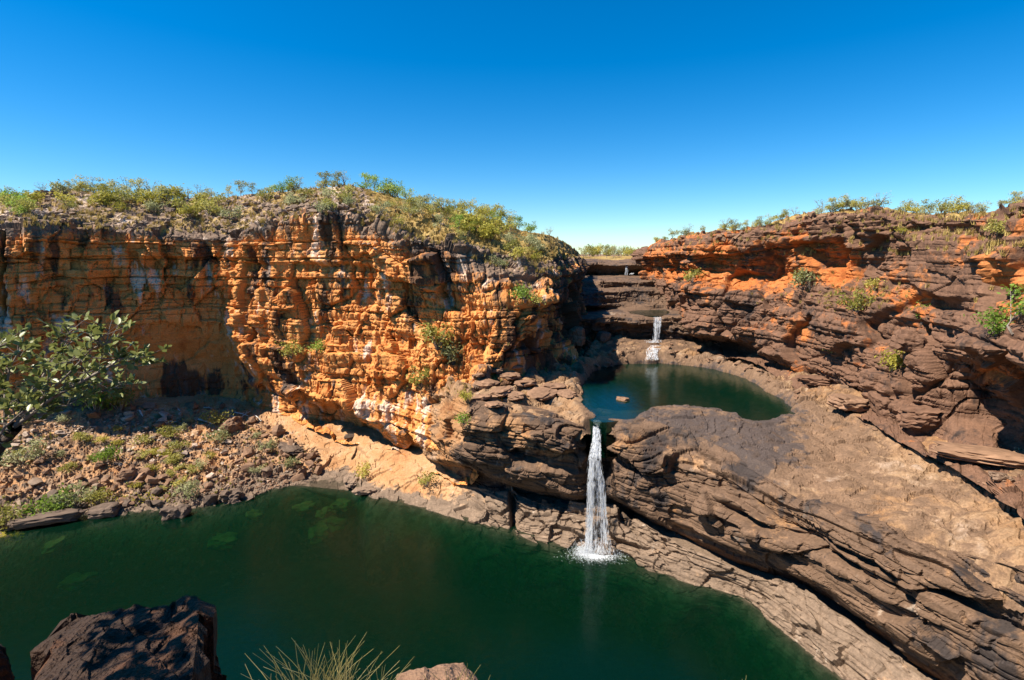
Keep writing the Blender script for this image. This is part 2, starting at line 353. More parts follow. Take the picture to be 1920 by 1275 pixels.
for b in [(500, 4.55, 24, .5, .75), (485, 3.9, 18, .4, .4), (385, 5.1, 28, .6, .65), (160, 3.7, 50, .25, .5), (230, 3.35, 30, .2, .5), (60, 3.4, 40, .3, .3), (560, 5.6, 22, .35, .4), (832, 5.2, 30, .5, .55), (690, 5.2, 25, .4, .2),
          (330, 1.35, 120, .45, .85), (120, 5.5, 110, .5, .35), (250, 4.6, 30, .3, .25), (620, 4.1, 14, .4, .25), (560, 3.2, 26, .3, .4), (735, 4.25, 12, .35, .45), (30, 5, 30, .8, .2), (900, 5.3, 40, .4, .2)]:  # the wide low patch darkens the foot of the alcove hollow
    zone[:, 1] += b[4] * blob(U, R, *b[:4])
zone[:, 1] += .75 * sstep(960, 1010, U) * (1 - .5 * sstep(5, 6, R)) * sstep(-.4, .3, nz + .2)  # gorge shade painted into the flank as darker tone, broken by noise
zone[:, 2] = .14 + .6 * fbm(P, 5, 2, 63) + .3 * hill + .75 * fbm(P * np.array([1, 1, .2]), 1.8, 2, 69) * (1 - hill)
for b in [(270, 4.3, 40, .3, .5), (70, 4.3, 30, .4, .35), (520, 4.7, 8, .5, .5), (560, 3.15, 30, .3, .5), (710, 2.95, 16, .25, .6), (790, 3.2, 30, .2, .3), (600, 5.0, 10, .5, .35), (850, 4.9, 40, .3, .25), (690, 4.9, 12, .4, .3), (430, 3.8, 30, .3, .2)]:
    zone[:, 2] += b[4] * blob(U, R, *b[:4])
soil = hill * (.45 + .5 * sstep(690, 760, U) - .35 * blob(U, R, 640, 6.9, 60, .6) + .4 * fbm(P, 9, 2, 66)) + .6 * blob(U, R, 985, 6, 30, .9) + .5 * blob(U, R, 960, 5.1, 40, .12) - .25 * (1 - hill)
finish('cliff_left', L, D, zone, M_CLIFF, soil=soil)
LCL, LCP = L, L.G.reshape(-1, 3) + D
print('left cliff', L.nu, L.nv, round(time.time() - T0, 1))

JW = 0.24
# ------------------------------------------------------------------ layered wall under the middle bench
FW = [(800, [(800,885,98),(800,870,98),(800,855,94),(805,800,95),(810,740,99),(815,720,102),(820,700,106)]),
 (880, [(885,905,88),(882,880,89),(878,872,81),(880,840,79.5),(880,790,79.5),(885,762,80.5),(890,740,88)]),
 (950, [(955,935,84),(950,915,86),(948,900,79.5),(950,860,77.5),(950,800,77.5),(950,772,78.5),(955,750,85)]),
 (1030, [(1030,955,80),(1028,932,83),(1025,918,78),(1030,870,76),(1030,810,75.5),(1030,782,77),(1035,765,83)]),
 (1090, [(1090,965,77),(1088,948,80),(1085,928,76.5),(1088,880,75),(1090,820,74.5),(1094,797,76),(1097,785,80)]),
 (1120, [(1120,970,77.5),(1118,948,81),(1118,928,79),(1118,880,78),(1118,825,77.4),(1120,797,77.2),(1122,789,79)]),
 (1150, [(1152,970,76),(1150,945,79),(1150,928,75),(1155,890,73),(1152,820,73.5),(1149,795,76),(1152,783,80)]),
 (1250, [(1255,1010,72),(1252,995,76),(1248,978,70.5),(1252,930,69.5),(1255,875,70),(1250,800,74),(1250,785,80)]),
 (1350, [(1355,1065,66),(1352,1048,70),(1345,1018,64.5),(1350,975,63.5),(1352,890,65),(1355,835,69),(1355,815,75)]),
 (1450, [(1455,1095,62),(1452,1084,63.5),(1445,1060,59.5),(1450,1010,58.5),(1452,955,59),(1452,905,61),(1455,880,65)]),
 (1530, [(1530,1125,57),(1528,1115,58.5),(1525,1088,54.5),(1530,1040,54),(1535,985,54.2),(1535,945,55.5),(1540,920,60)]),
 (1610, [(1612,1185,52.5),(1608,1175,54.5),(1603,1138,50.5),(1608,1080,50),(1612,1020,50.5),(1612,970,52),(1620,945,57)]),
 (1700, [(1705,1260,48),(1702,1248,50),(1695,1200,46),(1700,1130,46),(1705,1060,46.5),(1705,992,48.5),(1715,965,54)]),
 (1790, [(1800,1330,44),(1798,1310,46),(1790,1262,42.5),(1795,1170,42.5),(1798,1085,43),(1800,1022,44.5),(1810,995,50)]),
 (1900, [(1910,1420,39),(1908,1400,41),(1905,1350,38.5),(1905,1220,38.5),(1908,1120,38.5),(1910,1050,40),(1925,1020,46)]),
 (2050, [(2060,1530,35),(2058,1510,37),(2055,1450,34.5),(2055,1300,34),(2055,1180,34.5),(2060,1090,36),(2080,1050,42)]),
 (2250, [(2270,1650,30),(2265,1630,32),(2260,1560,30),(2260,1400,30),(2260,1250,30.5),(2265,1140,32),(2290,1090,38)])]
L = Loft([[PD(*p) for p in c] for _, c in FW], [u for u, _ in FW], .13, [.3,.2,.13,.13,.13,.15,.25], 3)
P, Nn, U, R, S = L.flat()
wall = L.rowval([.2,.2,.45,1,.9,.35,.15])
nzw = fbm(P, 6, 3, 161)
so_, sj, sb = strata(P, S, 2.5, 15, 112, 1.5, (.03, 0))
so2, sj2, sb2 = strata(P, S, .8, 6.5, 119, 1.4, (.03, 0))
so3, sj3, sb3 = strata(P, S, .24, 1.5, 127, .9, (.03, 0))
v1, c1 = facet(P + .7 * np.stack([fbm(P, 4, 2, 131)] * 3, 1), (8.5, 8.5, 4.0), 103, .8)
v2, c2 = facet(P, (1.9, 1.9, 1.1), 105, 1.0)
tex = sstep(-.25, .35, fbm(P, 11, 2, 140))
d = wall * (1.2 * v1 + .26 * v2 + 1.1 * so_ + .42 * so2 * (.4 + .6 * tex) - .45 * (1 - sj) - .38 * (1 - sj2) * (.4 + .6 * tex) - .30 * (1 - c1) - .10 * (1 - c2) - .06 * (1 - sb2) + .3 * fbm(P, 3, 4, 141))
d -= 2.4 * np.exp(-((U - 1119) / 9.) ** 2) * sstep(2, 2.5, R) * (1 - sstep(4.4, 4.9, R)) * .6     # the notch the fall runs down
d -= wall * 2.2 * (blob(U, R, 1400, 3.3, 45, .10) + blob(U, R, 1500, 3.35, 45, .16) + blob(U, R, 1570, 3.1, 40, .14))
D = Nn * d[:, None]
D[:, 2] += np.where(R > 4.8, .35 * v1 * sstep(4.8, 5.1, R) - .9 * sstep(5.25, 5.8, R), 0)
zone = np.zeros((len(P), 3), np.float32)
zone[:, 0] = .06 + .75 * nzw + .45 * (1 - sstep(1300, 1420, U)) * sstep(2.5, 3.5, R) * (1 - sstep(4.2, 5, R)) * .6 + .75 * (1 - sstep(850, 890, U))
zone[:, 1] = .24 + .95 * fbm(P, 4, 3, 165) + .28 * sstep(4.1, 4.7, R) * sstep(1140, 1190, U) * (1 - sstep(1440, 1540, U)) + .15 * (1 - sstep(900, 1090, U)) * sstep(3.6, 4.4, R) + .35 * (1 - sstep(.8, 2.3, R)) + .35 * blob(U, R, 930, 4.6, 40, .5) + .55 * np.exp(-((U - 1119) / 22.) ** 2)  # undercut below the lip darkened as painted shade; wet rock dark beside the fall
zone[:, 2] = .02 + .6 * fbm(P, 3.5, 3, 167) + .35 * blob(U, R, 1000, 5, 60, .3) + .5 * blob(U, R, 1330, 4.45, 40, .12)
finish('layered_wall', L, D, zone, M_LEDGE, soft=1)
FWL, FWP = L, L.G.reshape(-1, 3) + D
print('front wall', L.nu, L.nv, round(time.time() - T0, 1))

JW = 0.32
# ------------------------------------------------------------------ shore: talus on the left, pale shelf round the lower pool
SH = [(-250, [(-250,1060,0),(-250,1000,1.5),(-250,860,6.5),(-250,770,14),(-250,735,17)]),
 (0, [(0,1008,0),(0,960,1.2),(0,860,5.5),(0,768,13.2),(0,735,15.5)]),
 (150, [(150,968,0),(150,935,1),(150,850,5.2),(150,768,11.6),(150,738,13.2)]),
 (300, [(300,958,0),(300,925,1),(300,840,4.9),(300,758,10.2),(300,735,11)]),
 (420, [(420,945,0),(420,905,1.3),(420,830,4.6),(420,750,9),(420,728,9.8)]),
 (500, [(500,922,0),(500,885,1.5),(495,820,4.5),(490,757,7.8),(490,735,8.4)]),
 (580, [(575,903,0),(575,880,1),(570,830,3.5),(560,787,6.3),(560,766,7)]),
 (645, [(648,893,0),(645,875,.6),(640,840,2.8),(637,803,5.8),(640,783,6.6)]),
 (690, [(700,932,0),(700,905,.7),(700,870,2.5),(700,827,5.2),(705,806,6)]),
 (770, [(770,946,0),(770,920,1),(770,890,2.5),(770,850,4.5),(775,833,5.2)]),
 (850, [(850,970,0),(850,940,1.2),(850,905,3),(860,874,4.6),(865,858,5.2)]),
 (950, [(950,996,0),(950,965,2),(950,925,4.2),(950,912,4.2),(955,890,4.2)]),
 (1080, [(1080,1030,0),(1078,985,2.4),(1075,948,4.5),(1075,940,4.4),(1080,915,4.4)]),
 (1165, [(1165,1045,0),(1165,1010,2),(1160,958,4.6),(1155,948,4.4),(1160,915,4.2)]),
 (1240, [(1230,1070,0),(1235,1045,1.5),(1245,998,4.5),(1245,990,4.2),(1250,955,4.2)]),
 (1310, [(1300,1097,0),(1305,1060,2),(1320,1042,3.6),(1322,1036,3.4),(1330,1000,3.4)]),
 (1400, [(1385,1120,0),(1392,1095,1.8),(1402,1078,3.3),(1405,1073,3.2),(1415,1040,3.2)]),
 (1480, [(1455,1170,0),(1465,1135,2.2),(1490,1098,4.4),(1493,1092,4.2),(1510,1050,4.2)]),
 (1560, [(1526,1231,0),(1540,1190,2.4),(1570,1148,4.6),(1575,1143,4.4),(1590,1100,4.2)]),
 (1630, [(1574,1273,0),(1595,1235,2),(1632,1200,4),(1640,1195,3.8),(1660,1140,3.8)]),
 (1720, [(1650,1345,0),(1675,1300,2),(1715,1265,3.8),(1725,1258,3.6),(1745,1200,3.6)]),
 (1850, [(1760,1450,0),(1790,1400,2),(1840,1360,3.8),(1855,1350,3.6),(1890,1290,3.6)]),
 (2000, [(1900,1600,0),(1930,1540,2),(1990,1480,3.8),(2005,1470,3.6),(2060,1400,3.6)])]
cols = []
for u, c in SH:
    w = [PZ(*p) for p in c]; o = w[0] - w[2]; o[2] = 0; o /= np.linalg.norm(o)
    sh = np.interp(u, [-250, 500, 700, 800, 1200], [1, 1, 1, .35, .15])
    cols.append([w[0] + o * (5 + 13 * sh) + np.array([0, 0, -8.2]), w[0] + o * (1.6 + 7 * sh) + np.array([0, 0, -3.8 + .6 * sh]), w[0] + o * (.4 + 1.2 * sh) + np.array([0, 0, -.6])] + w)
L = Loft(cols, [u for u, _ in SH], .2, [.5, .35, .22, .18, .2, .22, .3], 3)
P, Nn, U, R, S = L.flat()
talus = 1 - sstep(480, 640, U + 25 * fbm(P, 8, 2, 210))
v1, c1 = facet(P + .8 * np.stack([fbm(P, 4, 2, 231)] * 3, 1), (4.2, 4.2, 2.0), 203, 1.2)
v2, c2 = facet(P + .3 * np.stack([fbm(P, 1.5, 2, 232)] * 3, 1), (1.5, 1.5, .9), 205, 1.3)
v3, c3 = facet(P, (.7, .7, .5), 208, 1.3)
so2, sj2, sb2 = strata(P, S, .55, 3.0, 219, 1.0)
lob = sstep(840, 980, U)                                            # blocky rim on the right half
amp = np.interp(R, [0, 1, 2, 3, 4, 5, 6, 7], [.2, .5, .4, .6, 1, .9, .4, .2]) * (1 - .45 * sstep(1180, 1300, U))
D = np.zeros_like(P)
D[:, 2] = amp * (talus * (.55 * fbm(P, 6, 4, 241) + .38 * v2 + .24 * v3) + (1 - talus) * (.35 * v1 + .16 * v2 - .08 * (1 - c1) + .25 * fbm(P, 7, 3, 242) + .10 * so2 - .10 * (1 - c2) * lob + .3 * lob * v1))
hN = Nn.copy(); hN[:, 2] *= .3
D += hN * (lob * amp * (.9 * v1 + .35 * v2 + .3 * so2 - .3 * (1 - sj2) - .3 * (1 - c1)) * (1 - sstep(5.2, 6, R)))[:, None]
D[:, 2] -= 1.3 * sstep(880, 960, U) * sstep(5.05, 5.9, R)
nick = np.exp(-((U - 962) / 5.) ** 2) * sstep(2.5, 3.5, R) * (1 - sstep(4.9, 5.3, R)); D += np.array([.0, 3.2, 0]) * nick[:, None]
zone = np.zeros((len(P), 3), np.float32)
n6 = fbm(P, 5, 3, 261)
zone[:, 0] = (.95 - .5 * talus * (1 - .7 * sstep(250, 420, U) * sstep(5, 6, R))) * (1 - sstep(760, 960, U + 20 * n6)) * sstep(3.2, 4.6, R) + .3 * n6 + .1
zone[:, 1] = -.25 + .25 * fbm(P, 4, 3, 262) + .9 * (1 - sstep(2.7, 3.25, R)) + .25 * talus * (1 - sstep(3, 4.2, R))
zone[:, 1] += .25 * blob(U, R, 1120, 4, 50, 2)
zone[:, 2] = .18 + .3 * fbm(P, 4, 3, 263) + .06 * sstep(1250, 1350, U) + .25 * blob(U, R, 300, 5.6, 220, .7)
finish('shore', L, D, zone, M_SHELF)
SHL, SHP = L, L.G.reshape(-1, 3) + D
print('shore', L.nu, L.nv, round(time.time() - T0, 1))

JW = 0.34
# ------------------------------------------------------------------ middle bench with the basin of its pool
ZM = 18.6
POOL = [(1091,725),(1097,708),(1125,690),(1165,683),(1200,681),(1240,681),(1320,688),(1390,705),(1440,733),(1480,758),(1497,778),(1455,787),(1415,790),(1370,777),(1335,769),(1285,765),(1235,764),(1222,772),(1180,783),(1148,787),(1128,791),(1112,790),(1108,774),(1096,760),(1091,745)]
poolw = np.array([PZ(x, y, ZM)[:2] for x, y in POOL])
def poly_sd(pts, poly):
    """signed distance, negative inside"""
    d = np.full(len(pts), 1e9); ins = np.zeros(len(pts), bool); n = len(poly)
    for i in range(n):
        a, b = poly[i], poly[(i + 1) % n]; e = b - a; w = pts - a
        t = np.clip((w @ e) / (e @ e), 0, 1); q = w - t[:, None] * e; d = np.minimum(d, (q * q).sum(1))
        c = (a[1] <= pts[:, 1]) != (b[1] <= pts[:, 1])
        xx = a[0] + (pts[:, 1] - a[1]) * e[0] / (e[1] if abs(e[1]) > 1e-9 else 1e-9)
        ins ^= c & (pts[:, 0] < xx)
    return np.where(ins, -1, 1) * np.sqrt(d)
BC = [(890,765,19.6),(950,775,19.3),(1030,785,19),(1090,797,18.75),(900,740,20),(960,720,20.5),(1000,740,19.7),(1050,745,19.4),(1080,762,19),(1000,705,21),(1060,705,20.8),(1085,690,21),(1060,728,20.3),(1105,668,21.3),
 (1150,668,20.6),(1228,662,21),(1300,664,21),(1350,672,21.0),(1400,688,20.6),(1450,715,20.2),(1490,745,20),(1522,775,19.4),(1300,645,22),(1400,662,22),(1470,695,21.5),(1530,740,21),(1150,645,22.3),(1228,645,22.4),
 (1150,797,18.6),(1200,790,18.9),(1230,780,19),(1300,777,19.15),(1370,790,19.2),(1420,802,19),(1480,792,19),(1250,800,18.5),(1355,835,17.6),(1400,850,17.6),(1452,905,16.6),(1535,945,15.8),(1612,970,16),(1705,992,16.7),(1800,1022,17.3),(1910,1050,18.5),(2060,1090,18.5),
 (1550,820,18.4),(1600,860,17.8),(1650,800,19.8),(1700,900,17.8),(1770,850,20),(1850,950,18.5),(1860,890,20),(1920,940,19.8),(1920,1000,18.9),(2000,1000,19.5),(2250,1100,19.5)]
bc = np.array([PZ(*p) for p in BC])
def tps(c, zz, lam=.4):
    n = len(c); r = np.linalg.norm(c[:, None] - c[None], axis=2); K = r * r * np.log(r + 1e-6); K += lam * 30 * np.eye(n)
    A = np.zeros((n + 3, n + 3)); A[:n, :n] = K; A[:n, n] = 1; A[:n, n+1:] = c; A[n, :n] = 1; A[n+1:, :n] = c.T
    return np.linalg.solve(A, np.concatenate([zz, np.zeros(3)]))
bw = tps(bc[:, :2], bc[:, 2])
def bench_base(xy):
    out = np.zeros(len(xy))
    for i in range(len(bc)):
        r = np.hypot(xy[:, 0] - bc[i, 0], xy[:, 1] - bc[i, 1]); out += bw[i] * r * r * np.log(r + 1e-6)
    return out + bw[-3] + xy @ bw[-2:]
front = []
for _, c in FW:
    a, b = PD(*c[5]), PD(*c[6]); e_ = (a - b); e_[2] = 0; e_ /= np.linalg.norm(e_); front.append((a + .5 * e_)[:2])
BPOLY = np.array(front + [np.array([75., 28.]), np.array([75., 60.]), np.array([50., 120.]), np.array([40., 134.]), np.array([16., 134.]), np.array([8., 112.]), np.array([-4., 108.])])
xs = np.arange(-14, 66, .19); ys = np.arange(28, 134, .19)
XY = np.stack(np.meshgrid(xs, ys, indexing='ij'), -1).reshape(-1, 2)
msk = poly_sd(XY, BPOLY) < .1
ps = np.full(len(XY), 99.); zz = np.zeros(len(XY)); sub = XY[msk]
zz[msk] = bench_base(sub); ps[msk] = poly_sd(sub, poolw)
P = np.stack([XY[:, 0], XY[:, 1], zz], 1); Q = P[msk]
v1, c1 = facet(Q + .8 * np.stack([fbm(Q, 4, 2, 331)] * 3, 1), (6, 3.6, 1.6), 303, 1.1)
v2, c2 = facet(Q + .3 * np.stack([fbm(Q, 1.5, 2, 332)] * 3, 1), (2.0, 1.3, .9), 305, 1.3)
psm = ps[msk] + 1.3 * fbm(Q, 6, 3, 340) + .7 * fbm(Q, 2.2, 3, 339)
step_ = sstep(-.1, .3, fbm(Q, 16, 2, 345))
qx, qy = proj(Q); left = 1 - sstep(1090, 1180, qx)
rough = .5 + .5 * step_ + .9 * left + 1.0 * (1 - sstep(735, 770, qy))
dz = rough * (.30 * v1 + .10 * v2 - .48 * (1 - c1) - .18 * (1 - c2)) + .35 * fbm(Q, 8, 3, 341) + .06 * fbm(Q, 1.2, 3, 342)
dz += np.floor((fbm(Q, 13, 4, 349) + 1) * 6) * .17 - 1.0 + np.floor((fbm(Q, 5, 3, 348) + 1) * 3.5) * .08 - .28              # thin sheets of bedding peeling off
dz += .75 * np.exp(-((psm - 1.6) / 1.6) ** 2) * sstep(-.4, .4, fbm(Q, 6, 2, 346) + .5 * (qy < 735))
zq = Q[:, 2] + dz
dep = -np.clip(psm, -9, 0)
basin = ZM - .12 - np.minimum(dep * .55, 4.2) * np.where((qx < 1240) & (qy > 752), .22, 1.0)
zq = np.where(psm < 0, np.minimum(zq, basin), np.maximum(np.minimum(zq, ZM + .08 + 1.7 * np.clip(psm, 0, 9) ** .7), ZM + .08 + .25 * np.clip(psm, 0, 1) - 1.0 * np.clip(psm - 1.5, 0, 9)))
chan = np.exp(-((qx - 1119) / 7) ** 2) * sstep(783, 789, qy); zq = zq * (1 - chan) + chan * (ZM - .3)
fd = np.full(len(Q), 99.)
for a, b in zip(front[:-1], front[1:]):
    ev = b - a; w_ = Q[:, :2] - a; t_ = np.clip((w_ @ ev) / (ev @ ev), 0, 1); fd = np.minimum(fd, np.linalg.norm(w_ - t_[:, None] * ev, axis=1))
zq = zq - 2.2 * (1 - sstep(0, 1.7, fd)) ** 2
P[msk, 2] = zq
zone = np.zeros((len(P), 3), np.float32); n6 = fbm(Q, 6, 3, 361)
grey = np.clip(np.exp(-((qx - 1330) / 170) ** 2 - ((qy - 830) / 60) ** 2) * 2.0 + .7 * np.exp(-((qx - 1560) / 60) ** 2 - ((qy - 950) / 25) ** 2) + .5 * np.exp(-(psm / 2.0) ** 2), 0, 1)
z0 = .55 + .4 * n6 - .9 * grey + .25 * left; z1 = -.1 + .3 * fbm(Q, 4, 3, 362) + .95 * grey + .2 * (psm < .2) - .1 * left; z2 = .05 + .5 * fbm(Q, 3, 3, 363) + .2 * (qy < 740) - .2 * grey + .1 * left
zone[msk] = np.stack([z0, z1, z2], 1)
f = grid_faces(len(xs), len(ys), msk.reshape(len(xs), len(ys)))
Pc, fc, at = compact(P, f, {'zone': zone})
o = link('rock_bench', mesh_np('rock_bench', Pc, fc, at), None, M_BENCH); o['kind'] = 'structure'; TERRAIN.append(o)
print('bench', len(Pc), round(time.time() - T0, 1))

JW = 0.45
# ------------------------------------------------------------------ stepped ledges of the upper gorge
ER = [(116,15.5),(119,18.4),(122,20.8),(126,22.7),(130,22.5),(129.5,25.6),(127.6,27.0),(128,28.2),(132,28.4),(146,28.3),(147,29.6),(149,29.9),(150.5,33.0),(159,33.5),(160,35.1),(187,35.6),(193,36.0),(189.5,38.0),(188.5,39.6),(200,40.6),(235,42.3),(330,41.8)]
cols = []
eu = [1000, 1060, 1110, 1150, 1190, 1228, 1265, 1310, 1370]
for k, u in enumerate(eu):
    c = []
    for r, (Y, z) in enumerate(ER):
        dY = (0 if r < 4 else (np.random.default_rng(100 + k * 31 + r).uniform(-1, 1) * (1.5 if r < 15 else 3)))
        if 4 <= r <= 8: dY += [-3, -3, -1.5, 0, 0, 0, -1.5, -4, -8][k]
        if r in (10, 11, 12): dY += [-10, -10, -8, -2, 0, 0, -1, -3, -3][k]
        zz_ = z + (np.random.default_rng(900 + k * 17 + r // 2).uniform(-.35, .35) if r > 9 else 0)
        if r == 3 and k <= 2: zz_ -= .8
        c.append(PW(u, Y + dY, zz_))
    cols.append(c)
L = Loft(cols, eu, .26, [.3,.25,.25,.3,.22,.22,.22,.3,.4,.22,.25,.22,.35,.22,.7,.5,.22,.22,.5,1.0,3.0], 2)
P, Nn, U, R, S = L.flat()
wall = np.interp(R, [0, 2, 3, 5, 7, 8, 9, 12, 13, 14, 15, 18, 19, 20, 21], [.4, .4, .7, 1, .8, .3, .3, .9, .5, .8, .4, .9, .5, .2, 0])
v1, c1 = facet(P, (5, 5, 3), 403, 1.3); v2, c2 = facet(P, (1.8, 1.8, 1.4), 405, 1.3)
so_, sj, sb = strata(P, S, 1.5, 5, 412, .7); so2, sj2, sb2 = strata(P, S, .6, 2.2, 419, .7)
d = wall * (.6 * v1 + .3 * v2 + .8 * so_ + .35 * so2 - .4 * (1 - sj) - .2 * (1 - sj2) - .25 * (1 - c1) - .3 * (1 - sb) + .3 * fbm(P, 3, 3, 441))
D = Nn * d[:, None] * np.where(np.abs(Nn[:, 2:3]) > .75, .35, 1)
ledge_pool = np.array([PW(x, Y, 28)[:2] for x, Y in ((1186, 134), (1215, 130.5), (1238, 130), (1250, 134), (1256, 140), (1248, 145), (1200, 144), (1180, 141))])
sdp = poly_sd((P + D)[:, :2], ledge_pool); D[:, 2] -= np.where((R > 7.3) & (R < 9.4), 1.1 * sstep(.8, -1.2, sdp), 0)
zone = np.zeros((len(P), 3), np.float32); n6 = fbm(P, 6, 3, 461)
zone[:, 0] = .12 + .4 * n6 + .45 * sstep(19, 20, R) + .2 * (1 - sstep(3, 4, R))
zone[:, 1] = .38 + .6 * fbm(P, 4, 3, 462) - .55 * sstep(18.6, 19.6, R) - .4 * (1 - sstep(2.5, 4, R)) + .3 * (U < 1120)  # left end darker still: shade of the flank put into the colour
zone[:, 2] = .05 + .3 * fbm(P, 3, 3, 463) + .5 * blob(U, R, 1150, 8, 40, .7) + .25 * blob(U, R, 1215, 11.5, 25, .6)
finish('gorge_steps', L, D, zone, M_LEDGE, soil=-.3 + 1.1 * sstep(18.9, 19.6, R))
print('gorge', L.nu, L.nv, round(time.time() - T0, 1))

JW = 0.32
# ------------------------------------------------------------------ right cliff
RC = [(1205, [(1215,545,165),(1212,532,170),(1210,528,171),(1208,520,170),(1207,512,170),(1206,505,174),(1205,495,176),(1204,485,176),(1203,474,178),(1215,468,195),(1225,466,260)]),
 (1255, [(1262,600,140),(1260,575,144),(1258,565,146),(1255,545,146),(1254,535,147),(1253,528,150),(1252,500,152),(1250,475,151),(1248,460,152),(1255,453,170),(1260,455,240)]),
 (1300, [(1300,655,122),(1300,642,127),(1300,632,129),(1300,613,120),(1298,540,121),(1297,525,127),(1296,490,129),(1296,470,127),(1298,449,128),(1300,438,145),(1300,444,220)]),
 (1390, [(1390,675,108),(1390,658,116),(1390,647,118),(1390,632,109),(1392,560,110),(1395,540,114),(1398,500,117),(1398,465,115),(1400,442,115),(1405,430,132),(1410,436,210)]),
 (1450, [(1452,705,98),(1450,682,104),(1450,672,106),(1450,660,101),(1452,575,103),(1455,540,107),(1458,500,110),(1460,455,107),(1460,428,107),(1465,414,124),(1470,423,200)]),
 (1510, [(1512,740,86),(1510,708,93),(1510,700,95),(1510,690,92),(1515,600,94),(1518,545,97),(1522,500,100),(1525,440,98),(1520,412,98),(1530,401,115),(1540,410,190)]),
 (1590, [(1592,775,75),(1590,745,81),(1590,738,82.5),(1590,728,80),(1595,610,83),(1598,550,86),(1602,500,89),(1605,430,88),(1600,402,88),(1615,393,105),(1630,400,185)]),
 (1680, [(1685,830,64),(1680,795,69),(1680,785,70.5),(1680,760,69),(1685,640,73),(1688,570,76),(1692,520,78),(1695,450,78),(1690,410,78.5),(1710,401,96),(1730,405,180)]),
 (1770, [(1778,880,56),(1770,830,61),(1772,780,64),(1775,720,64),(1772,640,64),(1775,590,66.5),(1780,530,68.5),(1785,460,69),(1785,412,69.5),(1805,403,88),(1830,405,170)]),
 (1850, [(1862,930,50),(1855,870,54.5),(1860,800,61),(1865,720,62.5),(1850,650,53.5),(1850,600,58),(1850,540,60),(1852,470,61),(1850,408,62),(1875,398,80),(1900,400,160)]),
 (1890, [(1905,960,45),(1898,905,50),(1900,840,57),(1905,730,58.5),(1890,660,50),(1888,610,54),(1886,560,55),(1884,460,55),(1880,390,56),(1910,380,75),(1940,385,155)]),
 (2000, [(2010,1040,38),(2000,985,42),(2005,880,48),(2010,760,50),(1995,680,42.5),(1995,620,46),(1995,560,47),(1995,460,47.5),(1990,372,48),(2030,365,68),(2080,370,150)]),
 (2250, [(2260,1150,30),(2250,1080,33),(2250,900,36),(2260,780,37),(2245,690,34),(2245,620,37),(2245,540,38),(2245,440,38),(2240,340,39),(2300,335,60),(2400,340,140)])]
L = Loft([[PD(*p) for p in c] for _, c in RC], [u for u, _ in RC], .18, [.4,.25,.2,.18,.22,.18,.18,.18,.35,2.5], 2)
P, Nn, U, R, S = L.flat()
wall = L.rowval([.5,.6,.6,1,1,.7,1,1,.9,.25,0])
v1, c1 = facet(P + .8 * np.stack([fbm(P, 4, 2, 531)] * 3, 1), (8.0, 8.0, 6.5), 503, .7)
v2, c2 = facet(P + .3 * np.stack([fbm(P, 2, 2, 535)] * 3, 1), (2.6, 2.6, 2.0), 505, .8)
v3, c3 = facet(P, (.9, .9, .6), 508, 1.0)
so_, sj, sb = strata(P, S, 2.6, 6, 512, .3); so2, sj2, sb2 = strata(P, S, 1.1, 2.6, 519, .25); so3, sj3, sb3 = strata(P, S, .32, 1.2, 523, .6)
face = np.clip(1.6 * np.exp(-np.abs((U + 14 * fbm(P, 5, 3, 571) - 1765) / 72) ** 6 - np.abs((R + .2 * fbm(P, 4, 3, 572) - 6.35) / .85) ** 6), 0, 1)             # the big flat red face
slab = np.clip(1.6 * blob(U, R, 1810, 2.2, 42, .9), 0, 1)
lay = sstep(6.6, 7.2, R)
d = wall * ((1 - .8 * face) * (1 - .7 * slab) * (1.9 * v1 * (1 - .5 * lay) + .35 * v2 + .08 * v3 + 1.25 * so_ * (.7 + .4 * lay) + .50 * so2 * (.7 + .5 * lay)  - .5 * (1 - sj) - .25 * (1 - sj2) - .3 * (1 - sb) - .2 * (1 - sb2) - .5 * (1 - c1) - .15 * (1 - c2)) + .35 * fbm(P, 3.5, 4, 541) + .9 * face + .12 * v2 * (1 - face))
d += wall * 1.6 * sstep(6.75, 6.85, R) * (1 - sstep(8.3, 8.6, R)) * (1 - sstep(1560, 1640, U)) * (.4 + .6 * sstep(-.3, .2, fbm(P, 8, 2, 577)))
d -= 3.0 * wall * (blob(U, R, 1345, 6.1, 14, .5) + .8 * blob(U, R, 1430, 6.0, 14, .4) + blob(U, R, 1555, 6.5, 8, .4) + .6 * blob(U, R, 1280, 6, 10, .5))
d -= 8 * np.exp(-((U - 1868) / 14.) ** 4) * sstep(4.7, 5.2, R) * (1 - sstep(7.8, 8.3, R)) + 4.0 * np.exp(-((U - 1700) / 8.) ** 2) * sstep(2.8, 3.1, R) * (1 - sstep(4.6, 4.9, R)) * .7
hN = Nn.copy(); hN[:, 2] *= .5
D = hN * d[:, None]
D[:, 2] += np.where((R > 8.2) & (R < 9.6), .5 * v2 + .6 * fbm(P, 8, 3, 551), 0)
zone = np.zeros((len(P), 3), np.float32); n6 = fbm(P, 6, 3, 561)
zone[:, 0] = np.interp(R, [0, 3, 4, 5, 5.4, 7, 8, 9], [.12, .2, .25, .45, .75, .5, .3, .3]) * (1 - .55 * sstep(1540, 1660, U)) + .65 * n6 + .2 * blob(U, R, 1560, 5.8, 30, .6) - .2 * face
zone[:, 0] += .4 * blob(U, R, 1840, 3.2, 40, .4)
zone[:, 1] = np.interp(R, [0, 3, 4.4, 5.3, 6.5, 7.5, 9], [.25, .30, .34, .1, .0, .16, -.1]) + .6 * fbm(P, 4.5, 3, 562) + .35 * blob(U, R, 1600, 6.1, 35, .6) + .25 * blob(U, R, 1530, 3.8, 30, .7) - .2 * face
zone[:, 2] = -.08 + .5 * fbm(P, 3, 3, 563) + .15 * blob(U, R, 1620, 7.6, 60, .4)
